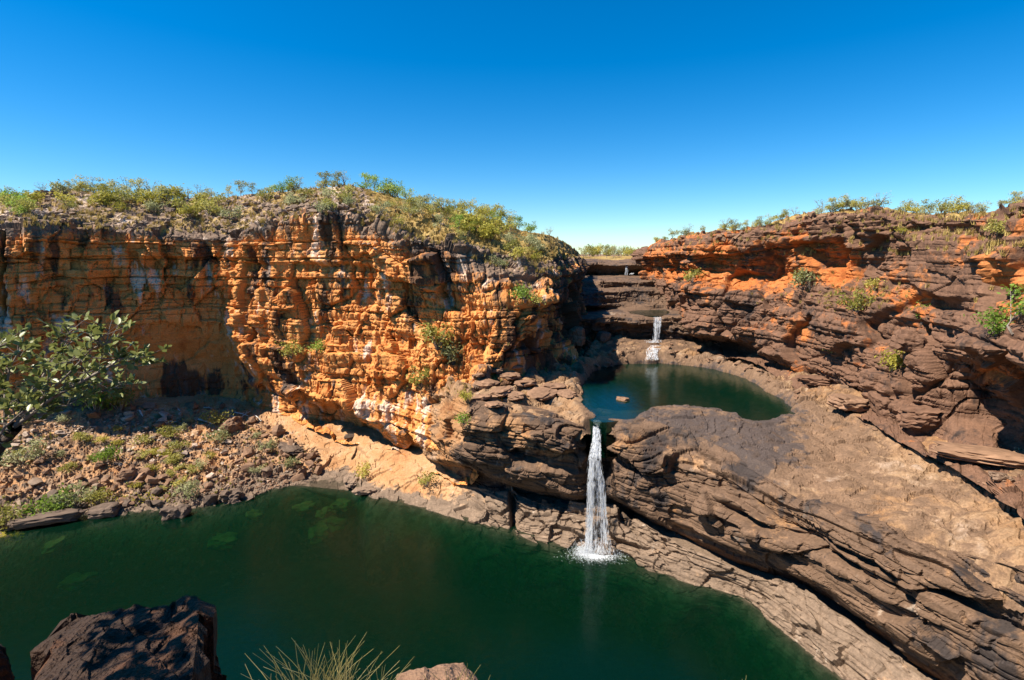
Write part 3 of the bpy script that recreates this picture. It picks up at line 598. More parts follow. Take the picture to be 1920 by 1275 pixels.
soil = -.25 + .85 * sstep(8.2, 8.7, R) + .5 * blob(U, R, 1600, 4.9, 130, .25) + .35 * blob(U, R, 1700, 7.9, 60, .4)
finish('cliff_right', L, D, zone, M_RED, soil=soil, soft=1)
RCL, RCP = L, L.G.reshape(-1, 3) + D
print('right cliff', L.nu, L.nv, round(time.time() - T0, 1))

JW = 0.5
# ------------------------------------------------------------------ bed of the lower pool, near rim and plateau
def grid_obj(name, xs, ys, zf, mat, mask=None, zone=None):
    XY = np.stack(np.meshgrid(xs, ys, indexing='ij'), -1).reshape(-1, 2)
    P = np.concatenate([XY, zf(XY)[:, None]], 1); f = grid_faces(len(xs), len(ys), None if mask is None else mask(XY).reshape(len(xs), len(ys)))
    z = zone(P) if zone else np.tile(np.array([[.2, 0, 0]], np.float32), (len(P), 1))
    P, f, at = compact(P, f, {'zone': z.astype(np.float32)})
    o = link(name, mesh_np(name, P, f, at), None, mat); o['kind'] = 'structure'; TERRAIN.append(o); return o
e3 = lambda XY: np.concatenate([XY, np.zeros((len(XY), 1))], 1)
M_BED = rock_material('dark_green_pool_silt', (.075, .075, .045), (.09, .075, .035), bump=.1)
grid_obj('pool_bed', np.arange(-125, 62, .8), np.arange(-12, 96, .8), lambda XY: -7.2 + .6 * fbm(e3(XY), 9, 3, 601), M_BED)
# plateau: one sheet that reaches the horizon, open over the gorge
gx = np.concatenate([-np.geomspace(9000, 160, 26), np.arange(-150, 151, 6.), np.geomspace(160, 9000, 26)])
gy = np.concatenate([-np.geomspace(9000, 60, 22), np.arange(-54, 300, 6.), np.geomspace(310, 12000, 30)])
GORGE = np.array([(-170, 60), (-170, 145), (-90, 160), (-20, 160), (12, 195), (16, 250), (60, 250), (75, 180), (95, 130), (110, 90), (120, 10), (60, -14), (40, -18), (-60, -18), (-170, -18)], float)
grid_obj('plateau', gx, gy, lambda XY: 41.2 + 1.6 * fbm(e3(XY), 60, 3, 611) + np.clip((np.hypot(XY[:, 0], XY[:, 1]) - 400) / 2500, 0, 1) * 3,
         M_BENCH, lambda XY: poly_sd(XY, GORGE) > 0, lambda P: np.stack([.5 + 0 * P[:, 0], -.3 + 0 * P[:, 0], .2 + 0 * P[:, 0]], 1))
# near rim under the camera: a rocky brow that drops to the pool
NR = []
for k, x in enumerate(np.linspace(-75, 62, 24)):
    lf = np.exp(-((x + 7) / 5.) ** 2)
    e = (1.0 + 3.3 * lf) if x > -16 else 4.0 + .05 * (-16 - x)
    zt = 41.2 - 3.9 * lf
    NR.append([(x, e + 7, -7.5), (x, e + 4, 6), (x, e + 2.6, 20), (x, e + 1.9, 32), (x, e + 1.5, zt - .68), (x, e, zt), (x, e - 2.2, zt + .3), (x, -3.5, 41.35), (x, -24, 41.6)])
L = Loft(NR, list(np.linspace(-75, 62, 24)), .5, [1.2, 1.2, .8, .5, .3, .3, .4, 1.2], 2)
P, Nn, U, R, S = L.flat()
v1, c1 = facet(P, (3, 3, 2.4), 703, 1.3); v2, c2 = facet(P, (.9, .9, .7), 705, 1.2)
w = np.interp(R, [0, 3, 3.6, 4, 5, 6, 7, 8], [1, .6, .15, .05, .05, .1, .15, .1])
D = Nn * (w * (1.1 * v1 + .3 * v2))[:, None]
D[:, 1] = np.minimum(D[:, 1], .25)
zone = np.stack([.15 + .4 * fbm(P, 5, 3, 761), .3 + .2 * fbm(P, 3, 3, 762), -.1 + 0 * U], 1)
finish('near_rim', L, D, zone, M_RED)
print('terrain done', round(time.time() - T0, 1))
# ------------------------------------------------------------------ placing things on the terrain
bpy.context.view_layer.update()
DG = bpy.context.evaluated_depsgraph_get()
def hit(px, py):
    d = Vector(ray(px, py)).normalized()
    ok, loc, nor, idx, ob, _ = scene.ray_cast(DG, Vector((0, 0, CAMZ)), d)
    return (loc, nor, ob.name) if ok else None
def drop(x, y, z=90):
    ok, loc, nor, idx, ob, _ = scene.ray_cast(DG, Vector((x, y, z)), Vector((0, 0, -1)))
    return (loc, nor) if ok else None
def px_m(loc): return (loc[1] * CP + (CAMZ - loc[2]) * SP) / F      # metres per photo pixel there

# ------------------------------------------------------------------ stones
M_GREYSTONE = rock_material('grey_boulder_stone', (.25, .17, .115), (.38, .2, .09), fine=1.6, bump=.5)
M_BROWNSTONE = rock_material('brown_boulder_stone', (.23, .13, .076), (.38, .16, .06), fine=1.6, bump=.5)
M_DARKSTONE = rock_material('dark_boulder_stone', (.125, .085, .060), (.2, .12, .08), fine=1.6, bump=.5)
M_DROWNED = rock_material('algae_covered_stone', (.20, .145, .04), (.22, .15, .05), fine=1.6, bump=.4)
M_PALESTONE = rock_material('pale_talus_stone', (.42, .31, .23), (.46, .3, .17), fine=1.6, bump=.4)
def rock_mesh(name, seed, flat=.7, npts=16, bev=.06):
    r = random.Random(seed); bm = bmesh.new()
    for _ in range(npts):
        v = Vector((r.gauss(0, 1), r.gauss(0, 1), r.gauss(0, 1))).normalized()
        k = max(abs(v.x), abs(v.y), abs(v.z)); v = v * (.55 + .45 / k * .62)
        bm.verts.new((v.x * .5 * r.uniform(.8, 1.1), v.y * .42 * r.uniform(.8, 1.1), v.z * .5 * flat))
    bmesh.ops.convex_hull(bm, input=bm.verts[:], use_existing_faces=False)
    bmesh.ops.delete(bm, geom=[v for v in bm.verts if not v.link_faces], context='VERTS')
    me = bpy.data.meshes.new(name); bm.to_mesh(me); bm.free(); return me
def fine_rock_mesh(name, seed, flat=.7, sub=4, amp=.16, layers=0.0):
    bm = bmesh.new(); bmesh.ops.create_icosphere(bm, subdivisions=sub, radius=.5)
    V = np.array([v.co[:] for v in bm.verts]); n = V / np.linalg.norm(V, axis=1, keepdims=True)
    k = np.abs(n).max(1); Q = n * .5 * (.55 + .45 / k)[:, None] * .92
    v1, c1 = facet(n * 1.0 + seed * 7.1, (.9, .9, .9), seed, 1.5); v2, c2 = facet(n + seed * 3.3, (.35, .35, .3), seed + 5, 1.3)
    Q = Q * (1 + amp * v1 + amp * .35 * v2 - .05 * (1 - c1) + .05 * fbm(n + seed, .3, 3, seed))[:, None]
    if layers: Q[:, :2] *= (1 + layers * np.sign(np.sin(Q[:, 2] * 26 + seed + fbm(n, .5, 2, seed))))[:, None]
    Q[:, 2] *= flat
    for v, q in zip(bm.verts, Q): v.co = q
    me = bpy.data.meshes.new(name); bm.to_mesh(me); bm.free(); return me
ROCKS = {k: [] for k in ('grey', 'brown', 'dark', 'pale', 'drowned')}
for kind, m in (('grey', M_GREYSTONE), ('brown', M_BROWNSTONE), ('dark', M_DARKSTONE), ('pale', M_PALESTONE), ('drowned', M_DROWNED)):
    for i in range(7):
        me = rock_mesh(kind + '_stone', 40 + i * 3 + len(kind), rnd.uniform(.5, .85)); me.materials.append(m); ROCKS[kind].append(me)
def put_rock(px, py, wpx, kind, label, name='boulder', group=None, mesh=None, squash=None, rz=None, sink=.25, tilt=.25, loc=None):
    if loc is None:
        h = hit(px, py)
        if not h: return None
        loc = h[0]
    w = wpx * px_m(loc)
    o = bpy.data.objects.new(name, mesh or rnd.choice(ROCKS[kind])); COL.objects.link(o)
    sq = squash or (1, rnd.uniform(.75, 1.1), rnd.uniform(.7, 1.1))
    o.scale = (w * sq[0] * 1.05, w * sq[1], w * sq[2]); o.rotation_euler = (rnd.uniform(-tilt, tilt), rnd.uniform(-tilt, tilt), rnd.uniform(0, 6.28) if rz is None else rz)
    o.location = (loc[0], loc[1], loc[2] + w * sq[2] * (.32 - sink)); tag(o, label, 'boulder', group); return o
def big(seed, mat, flat=.7, amp=.16, layers=0.0, sub=4):
    me = fine_rock_mesh('boulder_%d' % seed, seed, flat, sub, amp, layers); me.materials.append(mat); return me
# singled-out boulders
put_rock(330, 978, 46, 'dark', 'dark cracked boulder standing alone in the green water off the talus shore', mesh=big(3, M_DARKSTONE, .95), squash=(1, .8, .95), rz=.3, sink=.1)
put_rock(197, 966, 54, 'dark', 'smooth dark grey boulder at the waterline between yellow algae and the shrubs', mesh=big(4, M_DARKSTONE, .6, .08), squash=(1, .8, .8), rz=.2, sink=.12)
put_rock(88, 985, 118, 'dark', 'long dark slab tilted along the shore in the lower corner of the talus', mesh=big(5, M_DARKSTONE, .45, .1, .02), squash=(1, .28, .42), rz=.45, sink=.05, tilt=.08)
put_rock(252, 897, 54, 'brown', 'large angular brown boulder casting a black shadow low on the talus', mesh=big(6, M_BROWNSTONE, .85, .2), squash=(1, .8, .85), rz=.8)
put_rock(435, 935, 40, 'dark', 'dark angular boulder heaped with others where the talus meets the pool', mesh=big(7, M_DARKSTONE, .9, .2), rz=.4)
put_rock(295, 945, 28, 'dark', 'small dark boulder beside the yellow algae strip at the waterline')
put_rock(395, 940, 34, 'dark', 'dark boulder leaning on the shore left of the angular heap')
put_rock(468, 940, 30, 'dark', 'dark wedge of stone right of the angular heap at the pool edge')
put_rock(180, 905, 34, 'brown', 'rounded brown boulder on the talus left of the large angular one')
put_rock(435, 805, 40, 'brown', 'square tan boulder below the driftwood pile', mesh=big(8, M_BROWNSTONE, .8, .2))
put_rock(545, 845, 52, 'dark', 'broken dark slab at the right end of the talus', mesh=big(9, M_DARKSTONE, .5, .18, .02), squash=(1, .7, .5), sink=.15)
put_rock(655, 820, 26, 'dark', 'dark boulder on the tan shelf under the second cave mouth')
put_rock(660, 905, 46, 'grey', 'grey block at the tip beside the little cove', mesh=big(11, M_GREYSTONE, .6, .15), squash=(1, .6, .6), sink=.15)
put_rock(685, 925, 44, 'grey', 'grey block lying in the water in front of the cove tip', mesh=big(12, M_GREYSTONE, .6, .15), squash=(1, .6, .5), sink=.1)
put_rock(1168, 748, 24, 'pale', 'low brown stone poking out of the upper green pool', loc=Vector(PZ(1168, 750, ZM)), mesh=big(13, M_BROWNSTONE, .6, .18), squash=(1, .7, .7), sink=.28)
put_rock(1592, 772, 74, 'brown', 'broad flat boulder with undercut edge lying on the bench by the pool', mesh=big(14, M_BROWNSTONE, .5, .1, .02), squash=(1, .8, .75), rz=.2, sink=.0, tilt=.05)
put_rock(1832, 868, 150, 'brown', 'long layered slab at the foot of the right-hand cliff', mesh=big(15, M_BROWNSTONE, .45, .1, .04), squash=(1, .5, .42), rz=-.5, sink=.05, tilt=.06)
put_rock(1875, 896, 40, 'brown', 'small orange block at the end of the long layered slab', mesh=big(16, M_CLIFF, .7, .15), squash=(1, .7, .6), rz=.1)
put_rock(1725, 790, 76, 'dark', 'cracked brown block left of the tilted slab at the cliff foot', mesh=big(17, M_RED, .7, .15, .02), squash=(1, .7, .7), rz=-.5, sink=.1)
put_rock(1660, 770, 62, 'dark', 'square brown block behind the broad flat boulder', mesh=big(18, M_RED, .8, .15), squash=(1, .7, .9), sink=.1)
put_rock(1530, 722, 60, 'dark', 'layered brown block at the cliff foot above the pool', mesh=big(19, M_RED, .6, .15, .03), squash=(1, .6, .55), rz=-.4, sink=.05)
put_rock(1700, 655, 54, 'dark', 'blocky brown boulder perched on the mid-cliff ledge below the bright green tree', mesh=big(20, M_RED, .85, .14, .02), squash=(1, .8, .9), sink=.05)
put_rock(1080, 645, 46, 'brown', 'egg-shaped boulder half in the shadow of the gorge', mesh=big(21, M_BROWNSTONE, 1.0, .10), squash=(.75, .8, .9), sink=0)
put_rock(1131, 637, 26, 'dark', 'mossy dark boulder under the small ledge in the gorge shade', mesh=big(22, M_DARKSTONE, .95, .1), sink=.05)
for i, (x, y, w) in enumerate([(912, 722, 46), (950, 708, 52), (985, 722, 44), (940, 738, 52), (900, 748, 40), (990, 700, 34), (1015, 745, 60), (965, 745, 40), (925, 762, 40), (1040, 728, 44), (1062, 742, 40), (898, 706, 30), (930, 696, 30), (968, 690, 26)]):
    put_rock(x, y, w, 'brown', 'flat brown slab piled at the foot of the buttress left of the upper pool', name='flat_boulder', group='slabs piled left of the upper pool', mesh=big(30 + i % 5, M_BROWNSTONE, .5, .14, .03, 3) if i < 5 else bpy.data.meshes['boulder_%d' % (30 + i % 5)], squash=(1, .8, .55), sink=.15, tilt=.12)
# boulder piles on the hill top
def pile(cx, cy, sx, sy, n, w0, w1, label, group, kind='grey'):
    for _ in range(n):
        x, y = cx + rnd.gauss(0, sx), cy + rnd.gauss(0, sy)
        put_rock(x, y, rnd.uniform(w0, w1), kind, label, group=group, sink=.18, tilt=.5)
pile(610, 392, 38, 12, 64, 8, 20, 'grey boulder in the big pile on the hill above the orange buttress', 'boulders of the big hilltop pile')
pile(655, 398, 28, 8, 34, 8, 16, 'grey boulder in the big pile on the hill above the orange buttress', 'boulders of the big hilltop pile')
pile(845, 397, 16, 10, 26, 6, 12, 'grey boulder in the small pile among shrubs right of the hilltop', 'boulders of the small pile among the shrubs')
pile(500, 388, 24, 12, 24, 9, 20, 'grey boulder on the hill left of the big pile', 'boulders left of the big pile')
pile(420, 396, 30, 14, 24, 8, 18, 'grey boulder scattered on the grassy brow above the dark cliff band', 'boulders on the grassy brow')
pile(90, 362, 26, 7, 24, 10, 24, 'grey boulder in the outcrop on the far end of the hill crest', 'boulders of the crest outcrop')
pile(200, 410, 130, 12, 40, 7, 16, 'weathered stone lying among dry grass along the cliff top', 'stones along the cliff top')
pile(790, 452, 60, 8, 22, 7, 14, 'weathered stone lying along the buttress brow', 'stones along the buttress brow')
pile(320, 392, 6, 4, 8, 14, 26, 'dark stone of the little tower on the brow', 'stones of the little tower', 'dark')
pile(1560, 408, 60, 4, 24, 8, 22, 'red-brown cap stone on the rim of the right-hand cliff', 'cap stones of the right rim', 'brown')
pile(1340, 445, 40, 5, 18, 8, 20, 'red-brown cap stone on the rim beside the gorge', 'cap stones beside the gorge', 'brown')
# loose stones on the bench and round the upper pool
for i in range(46):
    a = rnd.random()
    if a < .5: x, y = rnd.uniform(1240, 1500), 0; y = np.interp(x, [1240, 1320, 1400, 1460, 1500], [655, 668, 688, 715, 748]) + rnd.uniform(-12, 8)
    elif a < .75: x, y = rnd.uniform(1500, 1850), 0; y = np.interp(x, [1500, 1600, 1700, 1850], [755, 790, 830, 915]) + rnd.uniform(-8, 18)
    else: x, y = rnd.uniform(1090, 1180), rnd.uniform(655, 690)
    put_rock(x, y, rnd.uniform(7, 20), 'brown', 'loose brown stone lying on the bench round the upper pool', name='stone', group='loose stones on the bench', squash=(1, .8, .6), sink=.15)
# talus stones: the largest as things, the rest as one scree
def talus_xy():
    x = rnd.uniform(-30, 600); t = rnd.random()
    top = np.interp(x, [0, 300, 450, 520, 600], [770, 765, 760, 800, 850]); bot = np.interp(x, [0, 150, 300, 420, 500, 600], [995, 958, 950, 940, 920, 890])
    return x, top + (bot - top) * t ** .9
cnt = 0
while cnt < 290:
    x, y = talus_xy()
    pale = np.exp(-((y - 800 - .12 * abs(x - 60)) / 55) ** 2) if x < 440 else 0
    kind = 'pale' if rnd.random() < pale * .95 else ('brown' if rnd.random() < .85 else 'grey')
    if y > 925 and rnd.random() < .6: kind = 'dark'
    w = rnd.choice([10, 11, 12, 13, 15, 17, 20, 25, 32]) * (.8 if kind == 'pale' else 1)
    size = 'large' if w > 21 else ('middling' if w > 13 else 'small')
    area = 'under the leafy foreground branches' if x < 150 and y < 850 else ('near the driftwood' if x > 330 and y < 810 else ('beside the tan shelf' if x > 470 else ('at the water edge' if y > 915 else ('high below the alcove' if y < 810 else ('left of the big angular boulder' if x < 220 else 'right of the big angular boulder')))))
    lab = '%s %s stone of the scree %s' % (size, kind, area)
    if put_rock(x, y, w, kind, lab, name='stone', group=kind + ' stones of the scree', sink=.12, tilt=.4): cnt += 1
base = [np.array([v.co[:] for v in m.vertices]) for m in ROCKS['pale']]; baseF = [np.array([list(p.vertices) for p in m.polygons]) for m in ROCKS['pale']]
for nm, kindmat, pick in (('scree_pale', M_PALESTONE, 0), ('scree_brown', M_BROWNSTONE, 1)):
    VV, FF, n = [], [], 0
    for _ in range(1500 if pick == 0 else 1900):
        x, y = talus_xy()
        pale = (np.exp(-((y - 805) / 40) ** 2) if x < 420 else .1)
        if (rnd.random() < pale) != (pick == 0): continue
        h = hit(x, y)
        if not h or h[2] != 'shore': continue
        k = rnd.randrange(len(base)); w = rnd.uniform(3.5, 9) * px_m(h[0]); a = rnd.uniform(0, 6.28); c, s_ = math.cos(a), math.sin(a)
        q = base[k] * (w, w * rnd.uniform(.6, 1), w * rnd.uniform(.5, 1)); q = np.stack([q[:, 0] * c - q[:, 1] * s_, q[:, 0] * s_ + q[:, 1] * c, q[:, 2] + .25 * q[:, 0] * rnd.uniform(-1, 1)], 1) + np.array(h[0]) + (0, 0, w * .12)
        VV.append(q); FF.append(baseF[k] + n); n += len(q)
    o = link(nm, mesh_np(nm, np.concatenate(VV), np.concatenate(FF)), None, kindmat)
    tag(o, 'loose %s scree stones covering the talus below the alcove' % ('pale' if pick == 0 else 'brown'), 'scree', kind='stuff')
# stones lying on the bed of the lower pool
DROWN = [big(50 + k, M_DROWNED, .55, .24, .03, 3) for k in range(3)]
for i, (x, y, w, z) in enumerate([(420, 1003, 40, -1.7), (152, 1078, 40, -2.6), (622, 970, 42, -1.7), (572, 944, 30, -.9), (594, 992, 34, -2.0), (478, 958, 26, -1.0), (98, 1016, 28, -.9), (640, 938, 30, -.9), (608, 955, 24, -1.1)]):
    loc = Vector(PZ(x, y, z))
    o = put_rock(x, y, w * 1.2, 'drowned', 'drowned stone showing yellow-green under the lower pool', name='drowned_stone', group='stones under the lower pool', loc=loc, squash=(1, .9, .8), tilt=.2, mesh=DROWN[i % 3], rz=i * 1.3)
    o.location.z = z - o.scale[2] * .3
print('stones', round(time.time() - T0, 1))

# ------------------------------------------------------------------ plants
M_BARK = simple_material('grey_bark', (.16, .12, .09), (.34, .28, .22), 6, .85, .4, (1, 1, .2))
M_BARKD = simple_material('dark_bark', (.05, .035, .03), (.12, .09, .07), 8, .9, .6, (1, 1, .2))
M_LEAF = {'olive': leaf_material('olive_leaves', (.24, .23, .045), (.38, .35, .075), (.50, .45, .12)),
          'green': leaf_material('fresh_green_leaves', (.16, .25, .03), (.27, .38, .055), (.40, .48, .09)),
          'grey': leaf_material('grey_green_leaves', (.26, .27, .11), (.38, .38, .18), (.48, .47, .24)),
          'yellow': leaf_material('yellow_green_leaves', (.34, .30, .04), (.48, .42, .07), (.60, .52, .12))}
def tube(VV, FF, pts, rad, sides=5):
    pts = [Vector(p) for p in pts]; n0 = sum(len(v) for v in VV); ring = []
    for i, p in enumerate(pts):
        t = (pts[min(i + 1, len(pts) - 1)] - pts[max(i - 1, 0)]).normalized()
        a = t.orthogonal().normalized(); b = t.cross(a)
        ring += [p + (a * math.cos(6.2832 * k / sides) + b * math.sin(6.2832 * k / sides)) * rad[i] for k in range(sides)]
    VV.append(np.array([v[:] for v in ring]))
    for i in range(len(pts) - 1):
        for k in range(sides):
            k2 = (k + 1) % sides; FF.append((n0 + i * sides + k, n0 + i * sides + k2, n0 + (i + 1) * sides + k2, n0 + (i + 1) * sides + k))
def leaf_cloud(r, centers, n, size, spread):
    """n leaf-sized quads around clump centres"""
    c = np.array(centers); g = np.random.default_rng(r.randrange(1 << 30))
    k = g.integers(0, len(c), n); P = c[k] + g.normal(0, 1, (n, 3)) * spread * np.array([1, 1, .75])
    a = g.normal(0, 1, (n, 3)); a /= np.linalg.norm(a, axis=1, keepdims=True); b = np.cross(a, g.normal(0, 1, (n, 3))); b /= np.linalg.norm(b, axis=1, keepdims=True) + 1e-9
    s = size * g.uniform(.6, 1.3, (n, 1)); a = a * s; b = b * s * .45
    V = np.stack([P - a, P + b, P + a, P - b], 1).reshape(-1, 3); Fq = np.arange(4 * n).reshape(n, 4); return V, Fq
def tree_proto(seed, H, W, nleaf, leaf, leafsize, trunks=1, wisp=.5, bark=None):
    """returns (trunk mesh, crown mesh); H height, W crown width"""
    r = random.Random(seed); VV, FF, tips = [], [], []
    for t in range(trunks):
        lean = Vector((r.uniform(-.35, .35), r.uniform(-.35, .35), 1)); hh = H * r.uniform(.12, .28)
        fork = Vector((0, 0, -.25)) + lean * hh
        tube(VV, FF, [(0, 0, -.3), fork * .5 + Vector((r.uniform(-.08, .08), 0, 0)) * H, fork], [.028 * H, .022 * H, .017 * H], 5)
        for _ in range(r.randint(4, 6)):
            ang = r.uniform(0, 6.28); rad = W * .5 * math.sqrt(r.random()); e = Vector((math.cos(ang) * rad, math.sin(ang) * rad, H * r.uniform(.35, .97) - .2 * rad))
            mid = fork.lerp(e, .5) + Vector((0, 0, .06 * H))
            tube(VV, FF, [fork, mid, e], [.013 * H, .009 * H, .004 * H], 4); tips.append(e)
            for _ in range(3):
                e2 = e.lerp(mid, r.uniform(0, .6)) + Vector((r.gauss(0, .13) * W, r.gauss(0, .13) * W, r.uniform(-.02, .13) * H))
                tube(VV, FF, [mid.lerp(e, .5), e2], [.006 * H, .002 * H], 3); tips.append(e2)
    tm = mesh_np('trunk', np.concatenate(VV), np.array(FF)); tm.materials.append(bark or M_BARK)
    V, Fq = leaf_cloud(r, [t[:] for t in tips], nleaf, leafsize, W * .10 * (1.2 - .4 * wisp)); cm = mesh_np('crown', V, Fq); cm.materials.append(M_LEAF[leaf])
    return tm, cm
def bush_proto(seed, H, W, nleaf, leaf, leafsize):
    r = random.Random(seed); VV, FF, tips = [], [], []
    for _ in range(11):
        ang = r.uniform(0, 6.28); rad = W * .5 * math.sqrt(r.random()); e = Vector((math.cos(ang) * rad, math.sin(ang) * rad, H * r.uniform(.3, .92) * (1 - .5 * (rad / W) ** 2)))
        tube(VV, FF, [(0, 0, -.15), e * .5 + Vector((0, 0, .1 * H)), e], [.02 * H, .013 * H, .005 * H], 4); tips.append(e); tips.append(e * .75 + Vector((r.gauss(0, .1) * W, r.gauss(0, .1) * W, 0)))
    tm = mesh_np('stem', np.concatenate(VV), np.array(FF)); tm.materials.append(M_BARK)
    V, Fq = leaf_cloud(r, [t[:] for t in tips], nleaf, leafsize, W * .11); cm = mesh_np('crown', V, Fq); cm.materials.append(M_LEAF[leaf]); return tm, cm
PROTO = {}
for k, lf in (('olive', 'olive'), ('green', 'green'), ('grey', 'grey'), ('yellow', 'yellow')):
    PROTO['tree_' + k] = [tree_proto(100 + i * 7 + len(k), 4.0, 3.6, 520, lf, .17, 1 + i % 2) for i in range(3)]
    PROTO['bush_' + k] = [bush_proto(200 + i * 7 + len(k), 1.6, 2.2, 420, lf, .13) for i in range(3)]
PROTO['thin_grey'] = [tree_proto(300 + i, 4.0, 3.4, 170, 'grey', .13, 2, 1.0) for i in range(3)]
PH = {'tree': 4.0, 'bush': 1.6, 'thin': 4.0}
def plant(px, py, hpx, kind, label, group=None, loc=None, wide=1.0, name=None):
    if loc is None:
        h = hit(px, py)
        if not h: return None
        loc = h[0]
    typ = kind.split('_')[0]; tm, cm = rnd.choice(PROTO[kind]); s = hpx * px_m(loc) / PH[typ]
    e = empty(name or ('shrub' if typ == 'bush' else 'tree'), loc, (0, 0, rnd.uniform(0, 6.28)), (s * wide, s * wide, s))
    a = link(tm.name.split('.')[0], tm, e); b = link('crown', cm, e)
    tag(e, label, 'shrub' if typ == 'bush' else 'tree', group); return e
# crest of the left hill
def skyline_hit(x, y0):
    y = y0
    for _ in range(60):
        h = hit(x, y)
        if h: return h[0]
        y += 2
    return None
crest = [(8, 36, 'thin_grey'), (30, 30, 'tree_grey'), (80, 34, 'thin_grey'), (128, 30, 'tree_grey'), (150, 42, 'tree_yellow'), (175, 46, 'thin_grey'), (200, 44, 'tree_olive'), (222, 50, 'tree_grey'), (240, 52, 'thin_grey'), (262, 46, 'tree_olive'), (282, 50, 'thin_grey'), (305, 36, 'tree_grey'), (330, 38, 'tree_olive'), (352, 36, 'thin_grey'), (372, 42, 'thin_grey'), (395, 30, 'tree_grey'), (430, 36, 'tree_grey'), (452, 38, 'tree_olive'), (475, 32, 'tree_grey'), (505, 34, 'tree_grey'), (530, 40, 'tree_green'), (548, 48, 'tree_green'), (560, 40, 'thin_grey'), (612, 46, 'tree_olive'), (632, 42, 'tree_olive'), (645, 40, 'thin_grey'), (690, 40, 'tree_green'), (705, 46, 'tree_green'), (728, 56, 'tree_green'), (745, 50, 'tree_green'), (762, 40, 'tree_green'), (800, 30, 'tree_olive'), (835, 38, 'tree_yellow'), (858, 42, 'tree_olive'), (880, 44, 'tree_yellow'), (900, 42, 'tree_olive'), (918, 40, 'tree_yellow'), (938, 38, 'tree_olive'), (955, 36, 'thin_grey'), (975, 42, 'tree_green'), (995, 40, 'tree_green'), (1030, 30, 'thin_grey'), (1050, 22, 'tree_olive')]
for x, hpx, k in crest:
    loc = skyline_hit(x, 330); hpx *= .72
    for dx in ((-9,) if rnd.random() < .6 else ()):
        l2 = skyline_hit(x + dx + rnd.uniform(-4, 4), 330)
        if l2 is not None: plant(0, 0, hpx * rnd.uniform(.3, .55), 'bush_' + (k.split('_')[1] if k[:2] != 'th' else rnd.choice(['olive', 'grey'])), 'low dense shrub filling the skyline of the left-hand hill', 'low shrubs along the hill skyline', Vector(l2) - Vector((0, 0, .1)), 1.3)
    if loc is not None: plant(x, 0, hpx * rnd.uniform(.9, 1.1), k, 'small %s tree on the skyline of the left-hand hill' % {'thin_grey': 'thin bare-branched', 'tree_grey': 'grey-green', 'tree_olive': 'olive', 'tree_green': 'fresh green', 'tree_yellow': 'yellow-green'}[k], k.split('_')[1] + (' thin' if k[:2] == 'th' else '') + ' trees along the hill skyline', Vector(loc) - Vector((0, 0, .3)))
def scatter(n, cx, cy, sx, sy, h0, h1, kinds, label, group, only=None, cl=None, wide=1.0):
    c = 0
    for _ in range(n * 6):
        if c >= n: break
        x, y = rnd.gauss(cx, sx), rnd.gauss(cy, sy)
        h = hit(x, y)
        if not h or (only and h[2] != only) or h[1].z < .15: continue
        plant(x, y, rnd.uniform(h0, h1), rnd.choice(kinds), label, group, h[0], wide); c += 1
scatter(14, 170, 380, 80, 10, 22, 36, ['bush_olive', 'bush_yellow', 'tree_olive'], 'olive shrub on the slope under the skyline trees at the left end', 'shrubs at the left end of the hill', 'cliff_left')
scatter(16, 330, 400, 90, 16, 14, 28, ['bush_olive', 'bush_grey', 'bush_yellow'], 'low dry shrub among stones on the cliff brow above the alcove', 'shrubs on the brow above the alcove', 'cliff_left')
scatter(6, 40, 395, 30, 8, 20, 30, ['bush_green', 'bush_olive'], 'dark green shrub low on the slope at the far left edge', 'shrubs at the left edge', 'cliff_left')
scatter(14, 780, 405, 36, 16, 24, 40, ['tree_olive', 'tree_yellow', 'tree_grey'], 'slender olive tree on the golden grass slope', 'trees on the golden grass slope', 'cliff_left')
scatter(26, 915, 428, 48, 16, 24, 38, ['tree_yellow', 'tree_green', 'tree_olive', 'bush_yellow'], 'yellow-green tree in the thicket on the shoulder of the hill', 'thicket on the shoulder of the hill', 'cliff_left')
scatter(14, 620, 385, 50, 14, 14, 24, ['bush_grey', 'bush_olive'], 'grey-green shrub among the boulders of the big pile', 'shrubs among the big pile', 'cliff_left')
scatter(10, 985, 490, 30, 22, 14, 26, ['bush_olive', 'bush_grey', 'bush_yellow'], 'scrubby shrub on the broken slope behind the buttress corner', 'shrubs on the broken slope', 'cliff_left')
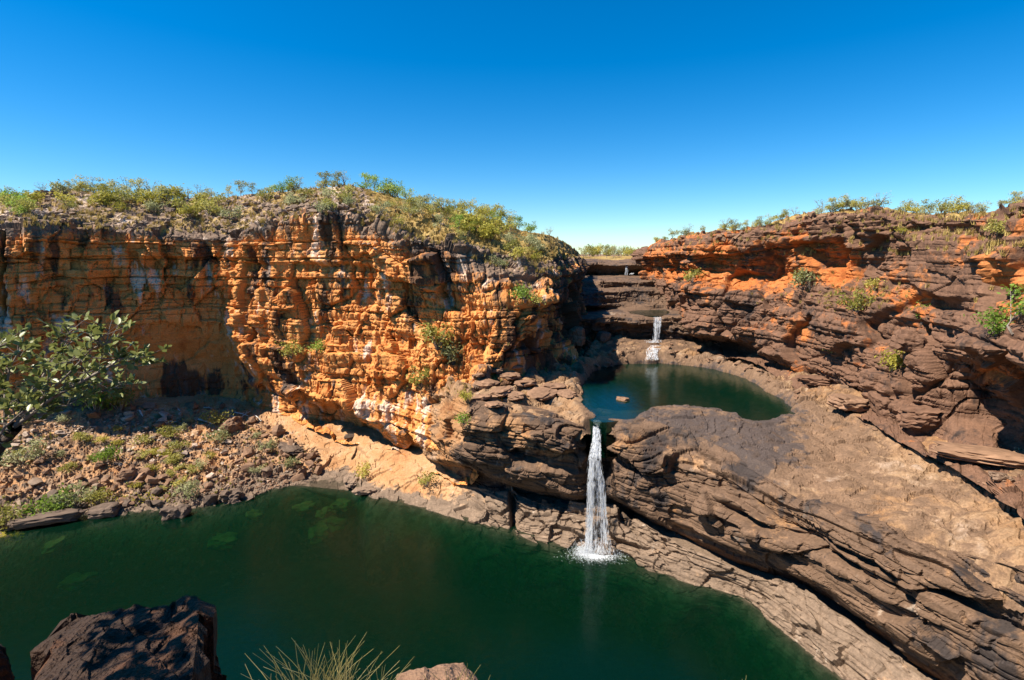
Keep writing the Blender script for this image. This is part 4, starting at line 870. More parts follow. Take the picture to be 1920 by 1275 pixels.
# far plateau and right rim
for i in range(44):
    x = rnd.uniform(1080, 1245); Y = rnd.uniform(215, 300)
    h = drop(PW(x, Y, 42)[0], Y)
    if h: plant(x, 0, rnd.uniform(10, 24), rnd.choice(['tree_olive', 'tree_grey', 'thin_grey', 'bush_olive', 'tree_yellow']), 'distant small tree on the plateau behind the top waterfall', 'distant trees behind the top waterfall', h[0])
for x, hpx, k in [(1262, 24, 'tree_yellow'), (1290, 26, 'thin_grey'), (1318, 18, 'tree_olive'), (1360, 30, 'thin_grey'), (1378, 30, 'tree_grey'), (1400, 20, 'tree_olive'), (1425, 26, 'tree_olive'), (1445, 24, 'tree_yellow'), (1468, 28, 'tree_olive'), (1490, 24, 'thin_grey'), (1540, 36, 'thin_grey'), (1562, 34, 'tree_olive'), (1585, 38, 'tree_grey'), (1605, 36, 'tree_olive'), (1625, 32, 'thin_grey'), (1648, 38, 'thin_grey'), (1700, 34, 'tree_olive'), (1718, 36, 'tree_grey'), (1742, 38, 'tree_olive'), (1765, 40, 'tree_olive'), (1785, 40, 'tree_yellow'), (1805, 36, 'tree_olive'), (1825, 34, 'thin_grey'), (1842, 26, 'tree_yellow'), (1882, 22, 'tree_grey'), (1900, 28, 'tree_olive'), (1916, 26, 'thin_grey')]:
    loc = skyline_hit(x, 340); hpx *= .85
    for dx in ((-7,) if rnd.random() < .7 else ()):
        l2 = skyline_hit(x + dx + rnd.uniform(-4, 4), 340)
        if l2 is not None: plant(0, 0, hpx * rnd.uniform(.4, .6), rnd.choice(['bush_olive', 'bush_yellow', 'bush_grey']), 'low dense shrub along the rim of the right-hand cliff', 'low shrubs along the right rim', Vector(l2) - Vector((0, 0, .1)), 1.3)
    if loc is not None: plant(x, 0, hpx, k, 'wispy %s tree on the rim of the right-hand cliff' % {'thin_grey': 'bare-branched', 'tree_grey': 'grey-green', 'tree_olive': 'olive', 'tree_yellow': 'yellow'}[k], k.split('_')[1] + (' bare' if k[:2] == 'th' else '') + ' trees on the right rim', Vector(loc) - Vector((0, 0, .3)))
# plants on ledges, one by one
for x, y, h, k, lab in [(1297, 530, 26, 'bush_olive', 'round olive bush on the gorge ledge under the orange overhang'), (1520, 540, 40, 'bush_grey', 'grey-green bush trailing over the mid ledge of the right cliff'), (1505, 532, 26, 'bush_olive', 'small olive bush beside the trailing bush on the mid ledge'), (1605, 585, 44, 'bush_olive', 'broad olive bush on the dark ledge in the middle of the right cliff'), (1728, 606, 46, 'tree_green', 'bright green little tree in the cleft of the right cliff'), (1900, 620, 90, 'tree_green', 'leafy green tree at the right edge on the cliff ledge'), (1868, 628, 46, 'bush_green', 'green bush at the foot of the leafy tree by the right edge'), (1672, 695, 44, 'bush_yellow', 'yellow-green bush low on the right cliff above the dark blocks'), (1566, 660, 22, 'bush_green', 'tiny bright bush on the lower face of the right cliff'), (1690, 440, 16, 'bush_yellow', 'small yellow bush on the face under the right rim'), (1870, 440, 30, 'bush_olive', 'olive bush in the dark cleft near the right rim'), (1640, 545, 24, 'bush_yellow', 'yellowish bush right of the broad olive one'),
                        (985, 565, 34, 'bush_green', 'bright green bush on the grassy corner ledge of the buttress'), (1012, 572, 24, 'bush_olive', 'dark olive bush at the edge of the corner ledge'), (820, 655, 50, 'bush_olive', 'large olive bush growing out of the buttress face'), (850, 685, 44, 'bush_grey', 'grey-green bush lower on the buttress face'), (790, 725, 40, 'bush_olive', 'dry bush on the lower buttress ledge'), (545, 670, 34, 'bush_olive', 'olive bush on a ledge near the alcove edge'), (592, 660, 26, 'bush_green', 'small green bush beside the white streaks of the buttress'), (875, 755, 24, 'bush_yellow', 'yellow-green tuft bush at the joint of buttress and wall'), (870, 795, 22, 'bush_green', 'small fresh green bush hanging on the layered wall left of the falls'),
                        (200, 870, 34, 'bush_green', 'bright green bush in the middle of the talus'), (320, 820, 26, 'bush_olive', 'olive bush among pale talus stones'), (408, 832, 30, 'bush_grey', 'grey-green bush on the talus below the driftwood'), (405, 795, 30, 'bush_olive', 'dark olive bush next to the driftwood pile'), (500, 845, 24, 'bush_grey', 'grey bush at the right end of the talus'), (350, 930, 36, 'bush_grey', 'pale grey-green bush at the water edge right of the algae'), (70, 975, 44, 'bush_green', 'green bush on the shore by the long dark slab'), (115, 955, 40, 'bush_green', 'second green bush on the shore behind the long slab'), (140, 955, 44, 'bush_grey', 'pale silvery bush at the left end of the algae strip'), (185, 945, 30, 'bush_olive', 'olive bush behind the algae strip'), (10, 985, 36, 'bush_olive', 'olive bush at the left edge of the shore'), (40, 870, 44, 'bush_grey', 'grey bush under the leafy foreground branches'), (285, 890, 22, 'bush_yellow', 'yellow bush beside the large angular boulder'), (680, 895, 26, 'bush_yellow', 'small yellow-green bush on the tan shelf by the cove'), (800, 912, 26, 'bush_olive', 'small dark bush in the crack of the grey shelf'), (180, 775, 56, 'bush_green', 'dark green bush at the foot of the alcove behind the branches'), (225, 770, 40, 'bush_olive', 'olive bush at the cliff foot beside the dark green one'), (1560, 660, 16, 'bush_yellow', 'tiny yellow bush on the lower right cliff face')]:
    plant(x, y, h, k, lab)
scatter(36, 300, 860, 130, 40, 9, 18, ['bush_yellow', 'bush_olive', 'bush_grey'], 'low yellowish shrub between the talus stones', 'low shrubs of the talus', 'shore', wide=1.3)
print('plants', round(time.time() - T0, 1))

# ------------------------------------------------------------------ dry grass on the tops
def tufts(name, spots, blade_h, nb, c1, c2, label):
    g = np.random.default_rng(5); VV, FF, n = [], [], 0
    for loc, s in spots:
        a = g.uniform(0, 6.283, nb); lean = g.uniform(.15, 1.1, nb); h = blade_h * s * g.uniform(.6, 1.15, nb); w = .05 * s
        bx = g.normal(0, .10 * s, nb); by = g.normal(0, .10 * s, nb)
        tip = np.stack([bx + np.cos(a) * lean * h * .7, by + np.sin(a) * lean * h * .7, h], 1); side = np.stack([-np.sin(a), np.cos(a), 0 * a], 1) * w
        b0 = np.stack([bx, by, 0 * a - .05], 1)
        VV.append((np.stack([b0 - side, b0 + side, tip], 1) + np.array(loc)).reshape(-1, 3)); FF.append(np.arange(3 * nb).reshape(-1, 3) + n); n += 3 * nb
    o = link(name, mesh_np(name, np.concatenate(VV), np.concatenate(FF)), None, leaf_material(name + '_blades', c1, c2, tuple(min(1, c * 1.25) for c in c2), .7, .25, .3))
    tag(o, label, 'grass', kind='stuff'); return o
spots = []
for _ in range(4200):
    x = rnd.uniform(0, 1060)
    lo = np.interp(x, [0, 300, 480, 560, 700, 760, 930, 1060], [428, 440, 432, 417, 424, 455, 500, 520]); y = rnd.uniform(340, lo)
    h = hit(x, y)
    if h and h[2] == 'cliff_left' and h[1].z > .35 and (x > 690 or rnd.random() < .6): spots.append((h[0], rnd.uniform(.7, 1.4)))
for _ in range(900):
    x = rnd.uniform(1090, 1920); h = hit(x, rnd.uniform(395, 480))
    if h and h[1].z > .3: spots.append((h[0], rnd.uniform(.6, 1.2)))
for cx, cy, sx, sy, n in [(960, 572, 40, 6, 90), (1620, 552, 90, 14, 120), (1700, 430, 70, 14, 60), (830, 690, 70, 40, 160), (1010, 500, 30, 30, 120), (1560, 560, 40, 14, 40)]:
    for _ in range(n):
        h = hit(rnd.gauss(cx, sx), rnd.gauss(cy, sy))
        if h and h[1].z > .2: spots.append((h[0], rnd.uniform(.5, 1.0)))
tufts('dry_grass', spots, .75, 20, (.36, .25, .07), (.55, .40, .13), 'golden dry spinifex grass over the hill and rims')
spots = []
for _ in range(700):
    x, y = talus_xy(); h = hit(x, y)
    if h and h[2] == 'shore' and fbm(np.array([h[0][:]]), 6, 2, 900)[0] > -.05: spots.append((h[0], rnd.uniform(.4, .9)))
tufts('talus_grass', spots, .55, 22, (.30, .27, .04), (.52, .45, .08), 'yellow-green grass between the talus stones and at the water edge')
spots = []
for _ in range(260):
    x = rnd.uniform(165, 320); h = hit(x, 938 - .05 * (x - 165) + rnd.gauss(0, 6))
    if h: spots.append((h[0], rnd.uniform(.4, .7)))
for _ in range(120):
    h = hit(rnd.uniform(0, 45), 1000 + rnd.gauss(0, 6))
    if h: spots.append((h[0], rnd.uniform(.4, .7)))
tufts('water_algae', spots, .3, 26, (.55, .46, .05), (.75, .66, .12), 'bright yellow algae and weed lying along the talus waterline')
print('grass', round(time.time() - T0, 1))
# ------------------------------------------------------------------ driftwood
M_DRIFT = simple_material('bleached_driftwood', (.55, .5, .44), (.8, .76, .7), 5, .8, .3, (1, 1, 1))
for px0, py0, px1, py1, r_, lab in [(372, 788, 398, 797, .22, 'thick bleached log lying on the talus below the driftwood heap'), (385, 788, 400, 786, .14, 'short bleached branch beside the thick log'), (262, 772, 268, 783, .2, 'stubby white log standing near the alcove shade'), (330, 767, 338, 773, .16, 'small white log on orange soil below the alcove'), (440, 775, 466, 782, .12, 'forked white branch in the driftwood heap'), (450, 786, 470, 773, .10, 'thin pale branch crossing the driftwood heap'), (478, 780, 490, 792, .10, 'pale stick at the right end of the driftwood heap'), (382, 766, 398, 768, .12, 'flat pale stick high on the talus'), (300, 796, 335, 793, .07, 'long thin pale stick among the talus stones'), (435, 782, 452, 790, .11, 'grey branch under the driftwood heap')]:
    a, b = hit(px0, py0), hit(px1, py1)
    if not a or not b: continue
    A, B = a[0] + Vector((0, 0, .25)), b[0] + Vector((0, 0, .3)); VV, FF = [], []
    mid = A.lerp(B, .5) + Vector((0, 0, .12)); tube(VV, FF, [A, mid, B], [r_, r_ * .85, r_ * .45], 7)
    side = mid + (B - A) * .25 + Vector((.1, -.3, .5)); tube(VV, FF, [mid, side], [r_ * .55, r_ * .2], 5)
    tag(link('driftwood', mesh_np('driftwood', np.concatenate(VV), np.array(FF)), None, M_DRIFT), lab, 'driftwood')

# ------------------------------------------------------------------ water
def water_material(name, sig, body=(.0004, .0085, .0038), murk=.5, rough=.16, wave=1.6):
    m, nt = newmat(name); N = NT(nt); tc = N.n('ShaderNodeTexCoord'); v = tc.outputs['Object']
    h = N.math('ADD', N.noise(N.mapping(v, (1.2, 2.4, 1)), 1.0, 3, .5), N.math('MULTIPLY', N.noise(v, 4.0, 2), .25))
    bp = N.n('ShaderNodeBump'); bp.inputs['Strength'].default_value = .16 * wave; bp.inputs['Distance'].default_value = .12; N.l(h, bp.inputs['Height'])
    fr = N.n('ShaderNodeFresnel'); fr.inputs[0].default_value = 1.33; N.l(bp.outputs[0], fr.inputs['Normal'])
    tr = N.n('ShaderNodeBsdfTransparent'); gl = N.n('ShaderNodeBsdfGlossy'); gl.inputs['Roughness'].default_value = rough; N.l(bp.outputs[0], gl.inputs['Normal'])
    df = N.n('ShaderNodeBsdfDiffuse'); df.inputs[0].default_value = tuple(c / murk for c in body) + (1,)
    mk = N.n('ShaderNodeMixShader'); mk.inputs[0].default_value = murk; N.l(tr.outputs[0], mk.inputs[1]); N.l(df.outputs[0], mk.inputs[2])
    mx = N.n('ShaderNodeMixShader'); N.l(fr.outputs[0], mx.inputs[0]); N.l(mk.outputs[0], mx.inputs[1]); N.l(gl.outputs[0], mx.inputs[2])
    ab = N.n('ShaderNodeVolumeAbsorption'); d = max(sig); ab.inputs['Density'].default_value = d; ab.inputs['Color'].default_value = (1 - sig[0] / d, 1 - sig[1] / d, 1 - sig[2] / d, 1)
    out = N.n('ShaderNodeOutputMaterial'); N.l(mx.outputs[0], out.inputs[0]); N.l(ab.outputs[0], out.inputs['Volume']); return m
def prism(name, poly, z0, z1, mat):
    bm = bmesh.new(); a = [bm.verts.new((p[0], p[1], z1)) for p in poly]; b = [bm.verts.new((p[0], p[1], z0)) for p in poly]; n = len(poly)
    bm.faces.new(a); bm.faces.new(b[::-1])
    for i in range(n): bm.faces.new((a[i], b[i], b[(i + 1) % n], a[(i + 1) % n]))
    bmesh.ops.recalc_face_normals(bm, faces=bm.faces[:])
    me = bpy.data.meshes.new(name); bm.to_mesh(me); bm.free(); o = link(name, me, None, mat); o['kind'] = 'structure'; return o
prism('lower_pool_water', [(-124, -11), (61, -11), (61, 60), (10, 84), (-40, 95), (-124, 95)], -9.5, 0.0, water_material('deep_green_water', (.50, .19, .32)))
ctr = poolw.mean(0)
grow = [c + (c - ctr) / np.linalg.norm(c - ctr) * (1.6 if not (1100 < q[0] < 1130 and q[1] > 780) else .2) for c, q in zip(poolw, POOL)]
prism('upper_pool_water', [tuple(c) for c in grow], ZM - 5.5, ZM, water_material('green_blue_water', (.62, .28, .40), (.0006, .012, .0062), .6, .07))
prism('ledge_pool_water', [tuple(c) for c in ledge_pool], 26.5, 28.12, water_material('ledge_pool_water', (.6, .3, .5)))

# ------------------------------------------------------------------ waterfalls
def fall_material(name='falling_water', lo=.40, hi=.70, amt=1.0, sx=3.5):
    m, nt = newmat(name); N = NT(nt); tc = N.n('ShaderNodeTexCoord')
    nz = N.noise(N.mapping(tc.outputs['Object'], (sx, sx, .45)), 1.6, 4, .65)
    d = N.n('ShaderNodeBsdfDiffuse'); d.inputs[0].default_value = (.93, .95, .97, 1); t = N.n('ShaderNodeBsdfTranslucent'); t.inputs[0].default_value = (.93, .95, .97, 1)
    mx = N.n('ShaderNodeMixShader'); mx.inputs[0].default_value = .4; N.l(d.outputs[0], mx.inputs[1]); N.l(t.outputs[0], mx.inputs[2])
    tr = N.n('ShaderNodeBsdfTransparent'); m2 = N.n('ShaderNodeMixShader'); N.l(N.math('MULTIPLY', N.step(nz, lo, hi), amt), m2.inputs[0]); N.l(tr.outputs[0], m2.inputs[1]); N.l(mx.outputs[0], m2.inputs[2])
    out = N.n('ShaderNodeOutputMaterial'); N.l(m2.outputs[0], out.inputs[0]); return m
M_FALL = fall_material(); M_VEIL = fall_material('veil_of_water', .44, .74, .55, 2.4)
M_FOAM = simple_material('white_foam', (.8, .84, .86), (.95, .96, .97), 2, .6, .2)
def strands(path, widths, n, wid, seed, depth=.5, seg=26, centre=0.0):
    """n ribbons following path (k,3); widths: half spread at each path point"""
    g = np.random.default_rng(seed); path = np.array(path); t = np.linspace(0, 1, len(path)); VV, FF, c = [], [], 0
    for _ in range(n):
        k = g.normal(0, .45) if g.random() < centre else g.uniform(-1, 1); kk = k; a, b = sorted(g.uniform(-.25, 1.15, 2)); a, b = max(0, a), min(1, b)
        if b - a < .25: b = min(1, a + .3); a = max(0, b - .3)
        tt = np.linspace(a, b, seg); p = np.stack([np.interp(tt, t, path[:, i]) for i in range(3)], 1); w = np.interp(tt, t, widths)
        off = kk * w + .12 * w * np.sin(tt * g.uniform(4, 10) + g.uniform(0, 6)); p[:, 0] += off; p[:, 1] += g.uniform(-depth, depth) * w * .6 - .1
        ww = wid * g.uniform(.4, 1.4) * np.minimum(1, np.minimum(tt - a + .03, b - tt + .03) * 8)
        V = np.stack([p - np.array([1, 0, 0]) * ww[:, None], p + np.array([1, 0, 0]) * ww[:, None]], 1).reshape(-1, 3)
        i = np.arange(seg - 1) * 2; FF.append(np.stack([i, i + 1, i + 3, i + 2], 1) + c); VV.append(V); c += len(V)
    return np.concatenate(VV), np.concatenate(FF)
def drops(centre, sig, n, size, seed):
    g = np.random.default_rng(seed); c = np.array(centre) + g.normal(0, 1, (n, 3)) * np.array(sig); c[:, 2] = np.maximum(c[:, 2], centre[2] - .05)
    T = np.array([(0, 0, 1), (.94, 0, -.33), (-.47, .82, -.33), (-.47, -.82, -.33)]); s = size * g.uniform(.4, 1.4, (n, 1, 1))
    V = (c[:, None] + T[None] * s).reshape(-1, 3); f = np.array([(0, 1, 2), (0, 2, 3), (0, 3, 1), (1, 3, 2)]); return V, (f[None] + 4 * np.arange(n)[:, None, None]).reshape(-1, 3)
lip = PD(1119, 791, 76.4)
path = [lip + (0, .8, .05), lip, PD(1117, 830, 75.0), PD(1115, 862, 73.9), PD(1117, 910, 73.3), PD(1118, 950, 73.0), PD(1119, 990, 72.6), PZ(1120, 1036, .1)]
e = empty('waterfall', PZ(1120, 1036, 0)); tag(e, 'tall white waterfall dropping from the upper pool into the lower green pool', 'waterfall')
def part(name, VF, mat):
    V, Fq = VF; o = link(name, mesh_np(name, V - np.array(e.location), Fq), e, mat); return o
part('stream', strands(path[:4], [.35, .45, .6, 1.0], 90, .13, 1, .5, 20, .7), M_FALL)
def sheet(path, widths, dy, seed, nu=26, nv=60):
    path = np.array(path); t = np.linspace(0, 1, len(path)); tt = np.linspace(0, 1, nv); p = np.stack([np.interp(tt, t, path[:, i]) for i in range(3)], 1); w = np.interp(tt, t, widths); uu = np.linspace(-1, 1, nu)
    G = np.repeat(p[None], nu, 0); G[:, :, 0] += uu[:, None] * w[None]; q = G.reshape(-1, 3)
    q[:, 1] += dy - .25 * (1 - np.repeat(uu[:, None] ** 2, nv, 1).ravel()) + .18 * fbm(q * np.array([1, 1, .25]), .5, 2, seed); q[:, 0] += .12 * fbm(q * np.array([.3, 1, 1]), .8, 2, seed + 1)
    return q, grid_faces(nu, nv)
for k, (dy, kw) in enumerate(((0, 1.0), (-.35, .8))):
    part('veil', sheet(path[1:], [w_ * kw for w_ in (.38, .5, .75, 1.05, 1.2, 1.35, 1.5)], dy, 61 + k), M_VEIL)
part('veil', strands(path[2:], [.7, .95, 1.35, 1.5, 1.6, 1.7], 60, .06, 2, .5, 30, .15), M_FALL)
part('veil', strands([p + np.array([s_, 0, 0]) for p, s_ in zip(path[3:], [-.4, -.75, -.95, -1.15, -1.4])], [.3, .4, .4, .45, .6], 60, .13, 4, .5, 26, .6), M_FALL)
part('veil', strands([p + np.array([s_, 0, 0]) for p, s_ in zip(path[3:], [.4, .75, .95, 1.15, 1.5])], [.3, .4, .4, .45, .6], 46, .12, 5, .5, 26, .6), M_FALL)
part('spray', drops(PZ(1120, 1034, .1), (1.5, .8, .5), 3000, .045, 3), M_FOAM)
part('spray', drops(PZ(1098, 1034, .1), (.7, .6, .7), 1800, .045, 6), M_FOAM)
# small rock the water breaks on
put_rock(1128, 1022, 40, 'dark', 'wet dark rock at the foot of the tall waterfall', loc=Vector(PZ(1130, 1030, .1)), mesh=big(41, M_DARKSTONE, .7, .12), squash=(1, .6, .8), sink=.1)
part('foam', strands([PZ(1128, 1008, 1.8) + (0, -1.2, .2), PZ(1128, 1016, 1.2) + (0, -1.2, .1), PZ(1130, 1032, .1) + (0, -1.2, 0)], [.5, 1.2, 1.7], 60, .07, 8, .3, 12), M_FALL)
g_ = np.random.default_rng(77); c0 = PZ(1118, 1042, .0); nf = 4200
aa, rr = g_.uniform(0, 6.283, nf), np.abs(g_.normal(0, 1, nf)); fx, fy = np.cos(aa) * rr * 2.0, np.sin(aa) * rr * .9; sz = g_.uniform(.015, .06, nf)
fl = np.stack([np.stack([c0[0] + fx + sz * a_, c0[1] + fy + sz * .6 * b_, .012 + 0 * fx + .01 * g_.random(nf)], 1) for a_, b_ in ((-1, 0), (0, -1), (1, 0), (0, 1))], 1).reshape(-1, 3)
part('foam', (fl, np.arange(4 * nf).reshape(nf, 4)), M_FOAM)
# second fall
lip = PW(1233, 126.6, 28.1)
e = empty('waterfall', PW(1228, 124.5, 22.6)); tag(e, 'narrow middle waterfall over the dark ledge with a white cascade below', 'waterfall')
part('stream', strands([lip + (0, 1.2, .1), lip, PW(1232, 125.6, 26), PW(1229, 125.2, 23), PW(1228, 124.9, 22.4)], [.9, .95, .9, .8, .7], 46, .07, 11, .4, 20, .5), M_FALL)
part('stream', strands([lip + (-.4, 0, .1), lip + (-.5, -.2, -2), PW(1228, 125.2, 22.6)], [.22, .25, .3], 26, .11, 12, .4, 16, .6), M_FALL)
def down(pts): return [np.array(hit(*p)[0]) + np.array([0, -.3, .22]) for p in pts]
part('cascade', strands(down([(1228, 648), (1225, 655), (1222, 662), (1219, 670), (1216, 677)]), [1.2, 1.5, 1.2, .9, 1.0], 64, .075, 13, .12, 18), M_FALL)
part('cascade', strands(down([(1227, 654), (1227, 662), (1229, 670), (1230, 677)]), [.6, .5, .4, .5], 36, .075, 14, .12, 18), M_FALL)
part('spray', drops(PW(1226, 124.4, 22.6), (.9, .4, .3), 260, .07, 15), M_FOAM)
# third fall
lip = PW(1175, 188, 39.6)
e = empty('waterfall', PW(1175, 187, 36)); tag(e, 'small distant waterfall at the head of the gorge', 'waterfall')
part('stream', strands([lip, PW(1175, 187.2, 38), PW(1174, 187, 35.8)], [.3, .35, .45], 30, .12, 21, .3, 12), M_FALL)
part('cascade', strands([PW(1186, 187, 36.7), PW(1183, 186, 36.2)], [.4, .7], 24, .12, 22, .3, 8), M_FALL)

# ------------------------------------------------------------------ foreground: dark outcrop, boulder, tussocks, leafy tree
M_FORE = rock_material('dark_rim_rock', (.038, .019, .0095), (.075, .030, .012), dark=(.013, .010, .008), fine=2.2, bump=.9)  # base tone lowered to make up for missing leaf shade
c00, c10, c01, c11 = PD(45, 1300, 2.9), PD(355, 1300, 2.9), PD(120, 1155, 4.1), PD(378, 1110, 4.0)
n = 170; s, t = np.meshgrid(np.linspace(-.35, 1.35, n), np.linspace(-.3, 1.35, n), indexing='ij'); s, t = s.ravel(), t.ravel()
q = np.stack([s, t, 0 * s], 1)
oe = .05 * fbm(q, .25, 4, 801); cs, ct = np.clip(s + oe, 0, 1), np.clip(t + .05 * fbm(q, .2, 4, 802), 0, 1)
P = (c00[None] * ((1 - cs) * (1 - ct))[:, None] + c10[None] * (cs * (1 - ct))[:, None] + c01[None] * ((1 - cs) * ct)[:, None] + c11[None] * (cs * ct)[:, None])
outd = np.maximum(np.maximum(-s, s - 1), np.maximum(-t, t - 1)).clip(0)
gr = np.stack([(s - .6 * t) * 9, (s * .6 + t) * 1.3, 0 * s], 1)
fg, fgc = facet(q, (.42, .5, .4), 811, 1.2); fh, fhc = facet(q, (.16, .2, .2), 812, 1.2)
P[:, 2] += .055 * fbm(gr, 1.0, 4, 803) + .035 * fg + .01 * fh - .10 * (1 - ct) * (1 - cs) + .05 * np.exp(-((cs - .45) / .3) ** 2) - .03 * (1 - fgc) - 3.2 * outd ** .8
P[:, 0] += .10 * fh * (outd > 0); P[:, 1] += .08 * fg * (outd > 0)
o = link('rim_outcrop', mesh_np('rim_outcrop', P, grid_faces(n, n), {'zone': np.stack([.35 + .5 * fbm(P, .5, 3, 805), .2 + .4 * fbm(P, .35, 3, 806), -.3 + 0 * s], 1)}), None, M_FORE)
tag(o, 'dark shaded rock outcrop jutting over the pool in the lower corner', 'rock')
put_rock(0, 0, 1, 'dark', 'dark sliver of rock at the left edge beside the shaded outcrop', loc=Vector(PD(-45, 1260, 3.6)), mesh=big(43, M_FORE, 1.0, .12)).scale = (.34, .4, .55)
mb = big(44, M_BROWNSTONE, .8, .07, 0, 5); o = put_rock(0, 0, 1, 'brown', 'rounded brown boulder at the bottom edge behind the grass tussock', loc=Vector(PD(822, 1330, 2.5)), mesh=mb, rz=.3, tilt=.05); o.scale = (.52, .42, .50)
M_BLADE = leaf_material('straw_grass_blades', (.40, .33, .10), (.60, .49, .22), (.76, .64, .38), .6, .3, 6)
def tussock(base, nb, h0, h1, spread, seed, label, w=.0045, parent=None):
    g = random.Random(seed); VV, FF, c = [], [], 0
    for _ in range(nb):
        a = g.uniform(0, 6.283); hgt = g.uniform(h0, h1) + .2; out = g.uniform(.05, .75) * (hgt - .12); b = Vector((g.gauss(0, spread), g.gauss(0, spread * .6), 0)); cv = g.uniform(1.5, 2.6); ww = w * g.uniform(.7, 1.3)
        pts = [b + Vector((math.cos(a) * out * (k / 7) ** cv, math.sin(a) * out * .5 * (k / 7) ** cv, hgt * (k / 7) * (1 - .18 * (k / 7) * out / hgt))) for k in range(8)]
        sd_ = Vector((1, -.15, 0)); V = []
        for k, p in enumerate(pts): V += [p - sd_ * ww * (1 - .85 * k / 7), p + Vector((0, ww * .6, 0)), p + sd_ * ww * (1 - .85 * k / 7)]
        VV.append(np.array([v[:] for v in V]))
        for k in range(7): FF += [(c + 3 * k, c + 3 * k + 1, c + 3 * k + 4, c + 3 * k + 3), (c + 3 * k + 1, c + 3 * k + 2, c + 3 * k + 5, c + 3 * k + 4)]
        c += 24
    o = link('grass_tussock', mesh_np('grass_tussock', np.concatenate(VV), np.array(FF), None, True), None, M_BLADE); o.location = base - Vector((0, 0, .2)); tag(o, label, 'grass'); return o
tussock(Vector(PD(608, 1345, 2.25)), 150, .16, .42, .085, 1, 'large straw-coloured grass tussock at the bottom edge')
tussock(Vector(PD(468, 1330, 2.25)), 14, .07, .18, .05, 2, 'sparse straw grass left of the large tussock')
tussock(Vector(PD(690, 1330, 2.3)), 26, .1, .26, .06, 4, 'smaller straw tussock between the large one and the brown boulder')
tussock(Vector(PD(858, 1310, 2.1)), 22, .09, .19, .04, 3, 'short straw grass in front of the brown boulder')
tussock(Vector(PD(1388, 1300, 2.2)), 14, .03, .085, .012, 5, 'tiny yellow sprig at the bottom edge right of centre', .003)
# leafy tree
M_BIGLEAF = leaf_material('broad_leathery_leaves', (.20, .21, .055), (.30, .31, .10), (.44, .43, .19), .38, .3, 4)
e = empty('broad_leaved_tree', PD(-140, 1180, 8.3)); tag(e, 'broad-leaved foreground tree with pale twigs reaching in from the left edge', 'tree')
E0 = np.array(e.location); r = random.Random(21)
VV, FF = [], []
tube(VV, FF, [PD(-140, 1180, 8.3) - E0, PD(-95, 980, 8.25) - E0, PD(-30, 870, 8.2) - E0, PD(28, 800, 8.0) - E0], [.20, .16, .13, .10], 9)
tr = link('trunk', mesh_np('trunk', np.concatenate(VV), np.array(FF), None, True), e, M_BARKD)
VV, FF, tips = [], [], []
def limb(pts, r0, r1, subs, sublen):
    pts = [(Vector(p) if hasattr(p, 'x') else Vector(PD(*p))) - Vector(E0) for p in pts]; k = len(pts)
    tube(VV, FF, pts, [r0 + (r1 - r0) * i / (k - 1) for i in range(k)], 6)
    for _ in range(subs):
        i = r.randrange(k - 1); f_ = r.random(); b = pts[i].lerp(pts[i + 1], f_); dirv = (pts[i + 1] - pts[i]).normalized()
        e1 = b + (dirv * r.uniform(.1, .9) + Vector((r.gauss(0, .6), r.gauss(0, .5), r.uniform(-.3, .8)))).normalized() * sublen * r.uniform(.5, 1.2)
        m_ = b.lerp(e1, .5) + Vector((r.gauss(0, .04), r.gauss(0, .04), r.gauss(0, .04))); tube(VV, FF, [b, m_, e1], [.011, .007, .004], 5); tips.append((e1, (e1 - m_).normalized()))
        for _ in range(2):
            e2 = m_ + Vector((r.gauss(0, .2), r.gauss(0, .2), r.uniform(-.05, .25))); tube(VV, FF, [m_, e2], [.006, .003], 4); tips.append((e2, (e2 - m_).normalized()))
limb([(28, 800, 8), (100, 745, 7.9), (190, 695, 7.7), (232, 672, 7.6), (258, 676, 7.5)], .03, .008, 24, .42)
limb([(28, 800, 8), (75, 715, 8.3), (110, 660, 8.5), (142, 635, 8.6)], .028, .008, 20, .36)
limb([(10, 815, 8.1), (10, 740, 8.3), (18, 690, 8.4), (38, 655, 8.5)], .028, .008, 16, .36)
limb([(40, 790, 8), (110, 765, 8.4), (175, 735, 8.7), (235, 725, 8.8)], .026, .008, 18, .36)
limb([(75, 750, 7.9), (130, 700, 7.6), (170, 655, 7.5), (205, 640, 7.4)], .02, .006, 16, .36)
limb([(-60, 900, 8.2), (-60, 780, 7.8), (-40, 690, 7.6), (-15, 660, 7.5)], .06, .012, 14, .5)
limb([(-60, 900, 8.2), (-20, 850, 7.6), (10, 800, 7.4), (45, 770, 7.3)], .03, .01, 9, .36)
W_ = Vector
limb([(-95, 980, 8.25), W_((-7.6, 6.4, 42.2)), W_((-6.2, 4.4, 43.6)), W_((-4.9, 2.9, 44.0))], .10, .02, 46, .8)
limb([W_((-6.2, 4.4, 43.6)), W_((-5.4, 3.2, 43.5)), W_((-4.5, 2.3, 43.4))], .05, .02, 46, .7)
bo = link('branches', mesh_np('branches', np.concatenate(VV), np.array(FF), None, True), e, M_BARK)
lv = np.array([(0, 0, 0), (.028, .03, .006), (.036, .06, .008), (.026, .09, .004), (0, .115, -.006), (-.026, .09, .004), (-.036, .06, .008), (-.028, .03, .006), (0, .055, -.004)])
lf = [(0, 1, 2, 8), (8, 2, 3, 4), (8, 4, 5, 6), (0, 8, 6, 7)]
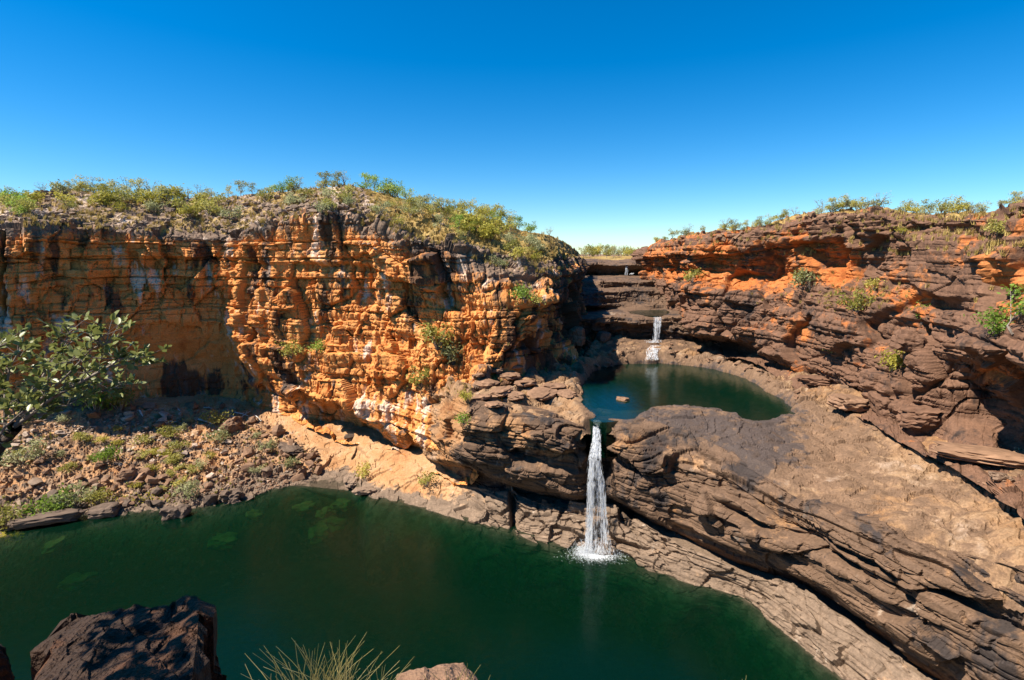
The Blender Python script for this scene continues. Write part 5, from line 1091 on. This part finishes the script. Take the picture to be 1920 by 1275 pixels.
LEAF = mesh_np('leaf', lv, np.array(lf), None, True); LEAF.materials.append(M_BIGLEAF)
poses = []
for p, dv in tips:
    for _ in range(r.randint(4, 7)):
        d_ = (dv * .8 + Vector((r.gauss(0, .6), r.gauss(0, .6), r.gauss(.15, .5)))).normalized(); up = Vector((r.gauss(-.3, .5), r.gauss(-.2, .5), 1)).normalized()
        x_ = d_.cross(up).normalized(); z_ = x_.cross(d_); k = r.uniform(.7, 1.25)
        M_ = Matrix((x_, d_, z_)).transposed().to_4x4() @ Matrix.Scale(k, 4); M_.translation = p - dv * r.uniform(0, .12); poses.append(M_)
seen = [m for m in poses if -5 < proj(np.array([m.translation[:]]) + E0)[0][0] < 340]; rest = [m for m in poses if m not in seen]
r.shuffle(seen); rest += seen[290:]
for m_ in seen[:290]:
    o = link('leaf', LEAF, bo); o.matrix_local = m_
VL, FL = [], []
for i, m_ in enumerate(rest):
    A = np.array(m_); VL.append(lv @ A[:3, :3].T + A[:3, 3]); FL.append(np.array(lf) + 9 * i)
o = link('leaves', mesh_np('leaves', np.concatenate(VL), np.concatenate(FL), None, True), bo, M_BIGLEAF); o['kind'] = 'stuff'
print('leaves', len(poses), len(seen), 'done', round(time.time() - T0, 1))

# ------------------------------------------------------------------ labels that single out members of a row
ORD = 'first second third fourth fifth sixth seventh eighth ninth tenth eleventh twelfth thirteenth fourteenth fifteenth sixteenth seventeenth eighteenth nineteenth twentieth'.split()
ORD += ['twenty-' + w for w in ORD[:9]] + ['thirtieth'] + ['thirty-' + w for w in ORD[:9]] + ['fortieth'] + ['forty-' + w for w in ORD[:9]] + ['fiftieth']
rows = {}
for o in COL.objects:
    if o.parent is None and o.get('group') and o.get('category') in ('tree', 'shrub', 'boulder'): rows.setdefault((o['group'], o['label']), []).append(o)
for (g, lab), os_ in rows.items():
    if 1 < len(os_) <= 50 and 'stones' not in g and 'boulders' not in g:
        os_.sort(key=lambda o: proj(np.array(o.location))[0])
        for i, o in enumerate(os_):
            w = (ORD[i] + ' from the left, ' + lab).split(); o['label'] = ' '.join(w[:16])
